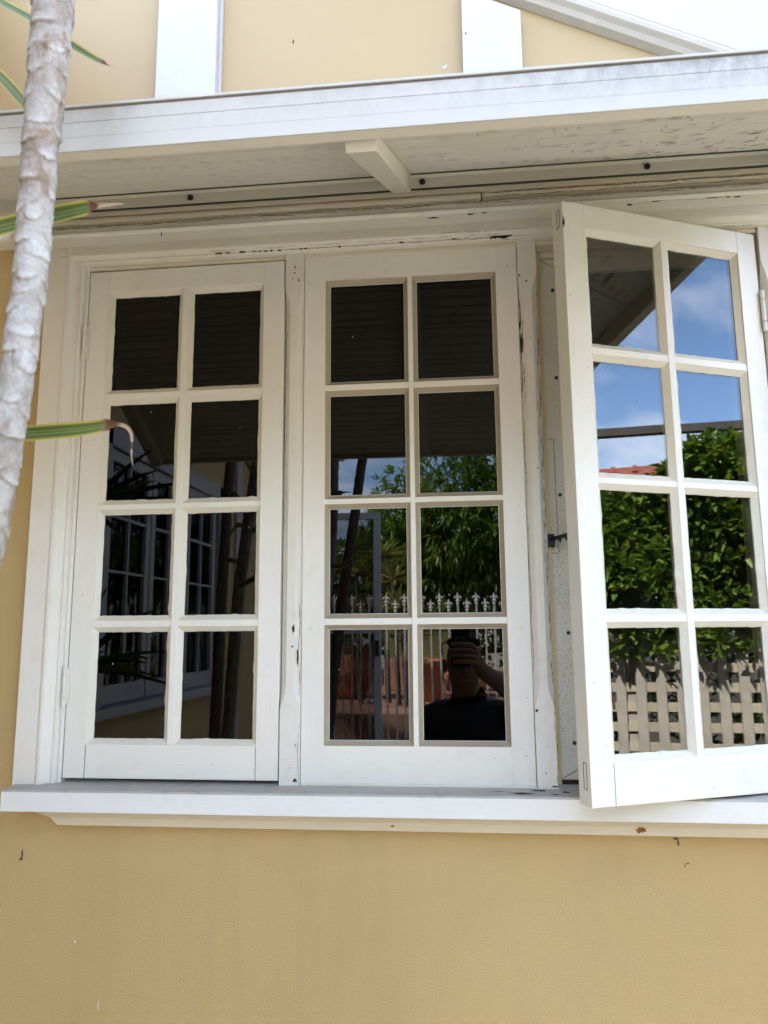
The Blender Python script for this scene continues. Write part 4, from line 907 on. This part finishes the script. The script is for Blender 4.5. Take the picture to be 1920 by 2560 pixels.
# variegated spiky dracaenas
for i, (x, y, z, n) in enumerate([(-.95, -6.5, 1.62, 46), (-.72, -6.7, 2.02, 46), (-.62, -6.5, 1.72, 40), (-1.15, -6.8, 2.10, 46), (-.85, -6.9, 2.32, 40), (-.48, -6.6, 1.40, 36)]):
    t = empty('spiky_dracaena', (x, y, TZ), ('pale striped dracaena rosette behind the fence, lowest and leftmost', 'tall pale dracaena rosette beside the leaning stem', 'middle pale dracaena rosette behind the door edge', 'tall pale dracaena rosette at the far left of the group', 'tallest pale dracaena rosette below the sky gap', 'short pale dracaena rosette close behind the fence bars')[i], 'plant', 'variegated dracaenas behind the fence')
    MB().tube([(x+.05, y, TZ), (x, y, z)], [.03, .02], 8).build('trunk', M['wood'], t)
    crown((x, y, z), n, .36, .030, t, M['spike'], up=1.0, seed=20+i, droop=.22, kind='stuff')
# trees behind
def tree(x, y, h, rx, rz, label, seed, n=900, low=1.0):
    t = empty('garden_tree', (x, y, TZ-.1), label, 'tree', 'trees behind the terrace')
    r = np.random.default_rng(seed)
    MB().tube([(x, y, TZ-.1), (x+.05, y, TZ+.6), (x-.04, y, h*.55), (x+.06, y, h*.85)], [.09, .075, .05, .015], 9).build('trunk', M['wood'], t)
    lm = MB()
    for i in range(9):
        a = r.uniform(0, 6.28); z = r.uniform(.35, .75)*h
        lm.tube([(x, y, z), (x+rx*.5*math.cos(a), y+rx*.5*math.sin(a), z+.3), (x+rx*.85*math.cos(a), y+rx*.85*math.sin(a), z+.65)], [.03, .018, .006], 6)
    lm.build('branch', M['wood'], t)
    v = r.normal(size=(n, 3)); v /= np.linalg.norm(v, axis=1)[:, None]; q = r.random(n)**.35
    lum = 1+.18*np.sin(v[:, 0]*5+seed)+.15*np.sin(v[:, 2]*7+seed*2)
    cz = low+(h-low)/2
    cl = np.array([x, y, cz])+v*q[:, None]*lum[:, None]*np.array([rx, rx*.8, (h-low)/2])
    foliage('crown', cl, v*.6+np.array([0, .1, -.05]), 8, .16, .038, M['tree'], t, seed, .35)
for i, a in enumerate([(-2.5, -10.0, 3.2, 1.1, 0, 'low broad leaved tree at the far left behind the terrace'), (-.75, -9.8, 3.75, .95, 0, 'small bright tree behind the green wall, its top against the sky'), (.15, -9.6, 4.6, 1.05, 0, 'dense tall tree in the middle, droopy leaves filling the upper panes'), (1.35, -9.8, 5.2, 1.2, 0, 'tallest droopy leaved tree to the right behind the fence'), (2.9, -10.2, 4.8, 1.3, 0, 'wide droopy leaved tree at the far right behind the terrace'), (-4.2, -10.5, 4.0, 1.3, 0, 'outermost round tree beyond the house wing')]):
    tree(a[0], a[1], a[2], a[3], 0, a[5], 40+i, 1700 if i in (1, 2, 3) else 900, 1.5 if i in (1, 2, 3) else 1.0)

bh = empty('tall_hedge', (0, -12, TZ), 'long dark hedge closing off the garden behind the trees', 'hedge')
n = 2200; cl = np.stack([nrng.uniform(-6, 5, n), nrng.uniform(-12.6, -11.6, n), TZ+2.5*nrng.random(n)**.8], 1)
foliage('foliage', cl, np.tile(np.array([0, .8, .4]), (n, 1)), 7, .20, .07, M['hedge'], bh, 77, .2)
MB().tube([(-6, -12.3, TZ+.3), (5, -12.3, TZ+.5)], [.05, .05], 8).build('stem', M['wood'], bh)

# ------------------------------------------------------------------ photographer
def loc(x, v, w_): return CAM+r2*x+u2*v+fwd*w_
def skin_mesh(verts, edges, radii, sub=2):
    me = bpy.data.meshes.new('skin'); me.from_pydata([tuple(v) for v in verts], edges, []); o = bpy.data.objects.new('skin', me); COL.objects.link(o)
    md = o.modifiers.new('skin', 'SKIN'); md.use_smooth_shade = True
    for i, r_ in enumerate(radii):
        me.skin_vertices[0].data[i].radius = (r_, r_) if not isinstance(r_, tuple) else r_
    me.skin_vertices[0].data[0].use_root = True
    s = o.modifiers.new('sub', 'SUBSURF'); s.levels = sub
    dg = bpy.context.evaluated_depsgraph_get(); m2 = bpy.data.meshes.new_from_object(o.evaluated_get(dg)); bpy.data.objects.remove(o); return m2
pe = empty('person', (.03, -1.70, GZ+.036), 'photographer in a dark shirt raising a black phone in the right hand before the face', 'person')
J = [((.03, -1.72, .70), (.155, .115)), ((.03, -1.72, .90), (.145, .11)), ((.03, -1.72, 1.04), (.165, .12)), ((.025, -1.715, 1.145), (.14, .10)), ((.02, -1.70, 1.215), .058), ((.012, -1.675, 1.262), .056),
     ((.010, -1.650, 1.315), (.066, .074)), ((.010, -1.645, 1.375), (.076, .092)), ((.010, -1.652, 1.43), (.066, .08)), ((.010, -1.655, 1.462), (.035, .04)),
     ((.165, -1.715, 1.150), .066), ((.275, -1.56, 1.185), .046), ((.165, -1.485, 1.285), .040), (None, .029), (None, .030),
     ((-.125, -1.72, 1.14), .066), ((-.215, -1.74, .92), .048), ((-.20, -1.68, .70), .034), ((-.19, -1.66, .62), .036),
     ((.125, -1.72, .60), .088), ((.135, -1.70, .27), .058), ((.135, -1.72, -.10), .042), ((.14, -1.66, GZ+.075), .038), ((.145, -1.55, GZ+.068), .032),
     ((-.065, -1.72, .60), .088), ((-.08, -1.71, .27), .058), ((-.085, -1.73, -.10), .042), ((-.09, -1.67, GZ+.075), .038), ((-.10, -1.56, GZ+.068), .032)]
V = [p for p, _ in J]; rad = [r_ for _, r_ in J]
V[13] = loc(.066, -.145, -.045); V[14] = loc(.052, -.100, -.020)
E_ = [(0, 1), (1, 2), (2, 3), (3, 4), (4, 5), (5, 6), (6, 7), (7, 8), (8, 9), (3, 10), (10, 11), (11, 12), (12, 13), (13, 14), (3, 15), (15, 16), (16, 17), (17, 18), (0, 19), (19, 20), (20, 21), (21, 22), (22, 23), (0, 24), (24, 25), (25, 26), (26, 27), (27, 28)]
def chain(root, pts, rs):
    prev = root
    for p, r_ in zip(pts, rs):
        V.append(p); rad.append(r_); E_.append((prev, len(V)-1)); prev = len(V)-1
for i, (v0, lnq) in enumerate(((-.060, .92), (-.081, 1.0), (-.102, .96), (-.122, .80))):
    x_e = .046-.092*lnq
    chain(14, [loc(.050, v0-.003, -.004), loc(.041, v0, .0095), loc(.012, v0+.002, .0125), loc(x_e+.018, v0+.001, .0115), loc(x_e, v0-.002, .002)], [.0105, .0098, .0092, .0086, .0072])
chain(14, [loc(.040, -.072, -.030), loc(.018, -.050, -.026), loc(-.004, -.036, -.022)], [.0125, .011, .0085])
for a, z, sx in ((18, .56, -1),):
    for q in range(4): chain(18, [Vector((-.195+.004*q, -1.69+.02*q, .575)), Vector((-.193+.004*q, -1.69+.02*q, .545-.008*(q in (1, 2)))), Vector((-.188, -1.69+.02*q, .52-.008*(q in (1, 2))))], [.0105, .009, .0075])
    chain(18, [Vector((-.175, -1.635, .60)), Vector((-.168, -1.625, .57))], [.011, .009])
bm_ = skin_mesh(V, E_, rad, 2)
Pp = wpos(pe)
for nm in ('skin', 'shirt', 'trousers', 'hair', 'phone'): bm_.materials.append(M[nm])
hand_c = V[14]
for p in bm_.polygons:
    c = p.center; mi = 0
    if c.z < -.06: mi = 4
    elif c.z < .74 and c.x > -.165 and c.x < .22: mi = 2
    elif .72 < c.z < 1.215 and (c.x < .235) and (c.y < -1.60) and not (c.x < -.16 and c.z < .98): mi = 1
    elif c.z > 1.40 and c.y < -1.62 and c.x < .09 and (c.y < -1.69 or c.z > 1.445): mi = 3
    p.material_index = mi; p.use_smooth = True
for v in bm_.vertices: v.co = v.co-Pp
bo = bpy.data.objects.new('body', bm_); COL.objects.link(bo); bo.parent = pe
for sg in (-1, 1):
    MB().ball((.010+sg*.078, -1.66, 1.352), (.010, .020, .031), 10, 8).build('ear', M['skin'], pe, smooth=True)
    MB().ball((.010+sg*.031, -1.562, 1.372), (.013, .010, .009), 10, 8).build('eye', M['iron'], pe, smooth=True)
MB().tube([(.010, -1.562, 1.385), (.010, -1.545, 1.345), (.010, -1.562, 1.332)], [.008, .014, .012], 8).build('nose', M['skin'], pe, smooth=True)
MB().ball((.010, -1.572, 1.300), (.024, .008, .006), 12, 6).build('mouth', M['terracotta'], pe, smooth=True)
sg_ = empty('sunglasses', (.01, -1.60, 1.45), 'dark sunglasses pushed up on the photographer\'s head', 'sunglasses')
for s in (-1, 1):
    MB().ball((.010+s*.036, -1.583, 1.447), (.030, .006, .021), 14, 8).build('lens', M['phone'], sg_, smooth=True)
    MB().tube([(.010+s*.068, -1.585, 1.452), (.010+s*.086, -1.62, 1.435), (.010+s*.087, -1.68, 1.395)], [.003, .003, .003], 8).build('temple', M['phone'], sg_)
MB().tube([(-.01, -1.58, 1.452), (.010, -1.577, 1.456), (.03, -1.58, 1.452)], [.003]*3, 8).build('bridge', M['phone'], sg_)
ph = empty('phone', loc(0, -.065, -.006), 'black phone with a grey ring on its back, held up by the photographer', 'phone')
g = MB(); g.box(-.0345, .0345, -.0105, -.0025, -.140, .012)
MX = Matrix((( r2.x, fwd.x, u2.x, CAM.x), (r2.y, fwd.y, u2.y, CAM.y), (r2.z, fwd.z, u2.z, CAM.z), (0, 0, 0, 1)))
g.build('case', M['phone'], ph, xf=MX, bevel=.003)
g = MB(); n = 40; rr_ = [(.0205, -.0024), (.0225, -.0018), (.0245, -.0024)]
vs = [(-.002+r_*math.cos(2*math.pi*i/n), y, -.052+r_*math.sin(2*math.pi*i/n)) for r_, y in rr_ for i in range(n)]
g.add(vs, [(k_*n+i, k_*n+(i+1) % n, (k_+1)*n+(i+1) % n, (k_+1)*n+i) for k_ in (0, 1) for i in range(n)]); g.build('magnet_ring', M['ring'], ph, xf=MX, smooth=True)
MB().box(-.030, .030, -.0026, -.0012, -.010, .007).build('camera_bar', M['bolt'], ph, xf=MX, bevel=.0006)
MB().box(-.0325, .0325, -.0109, -.0104, -.137, .009).build('screen', M['screen'], ph, xf=MX)
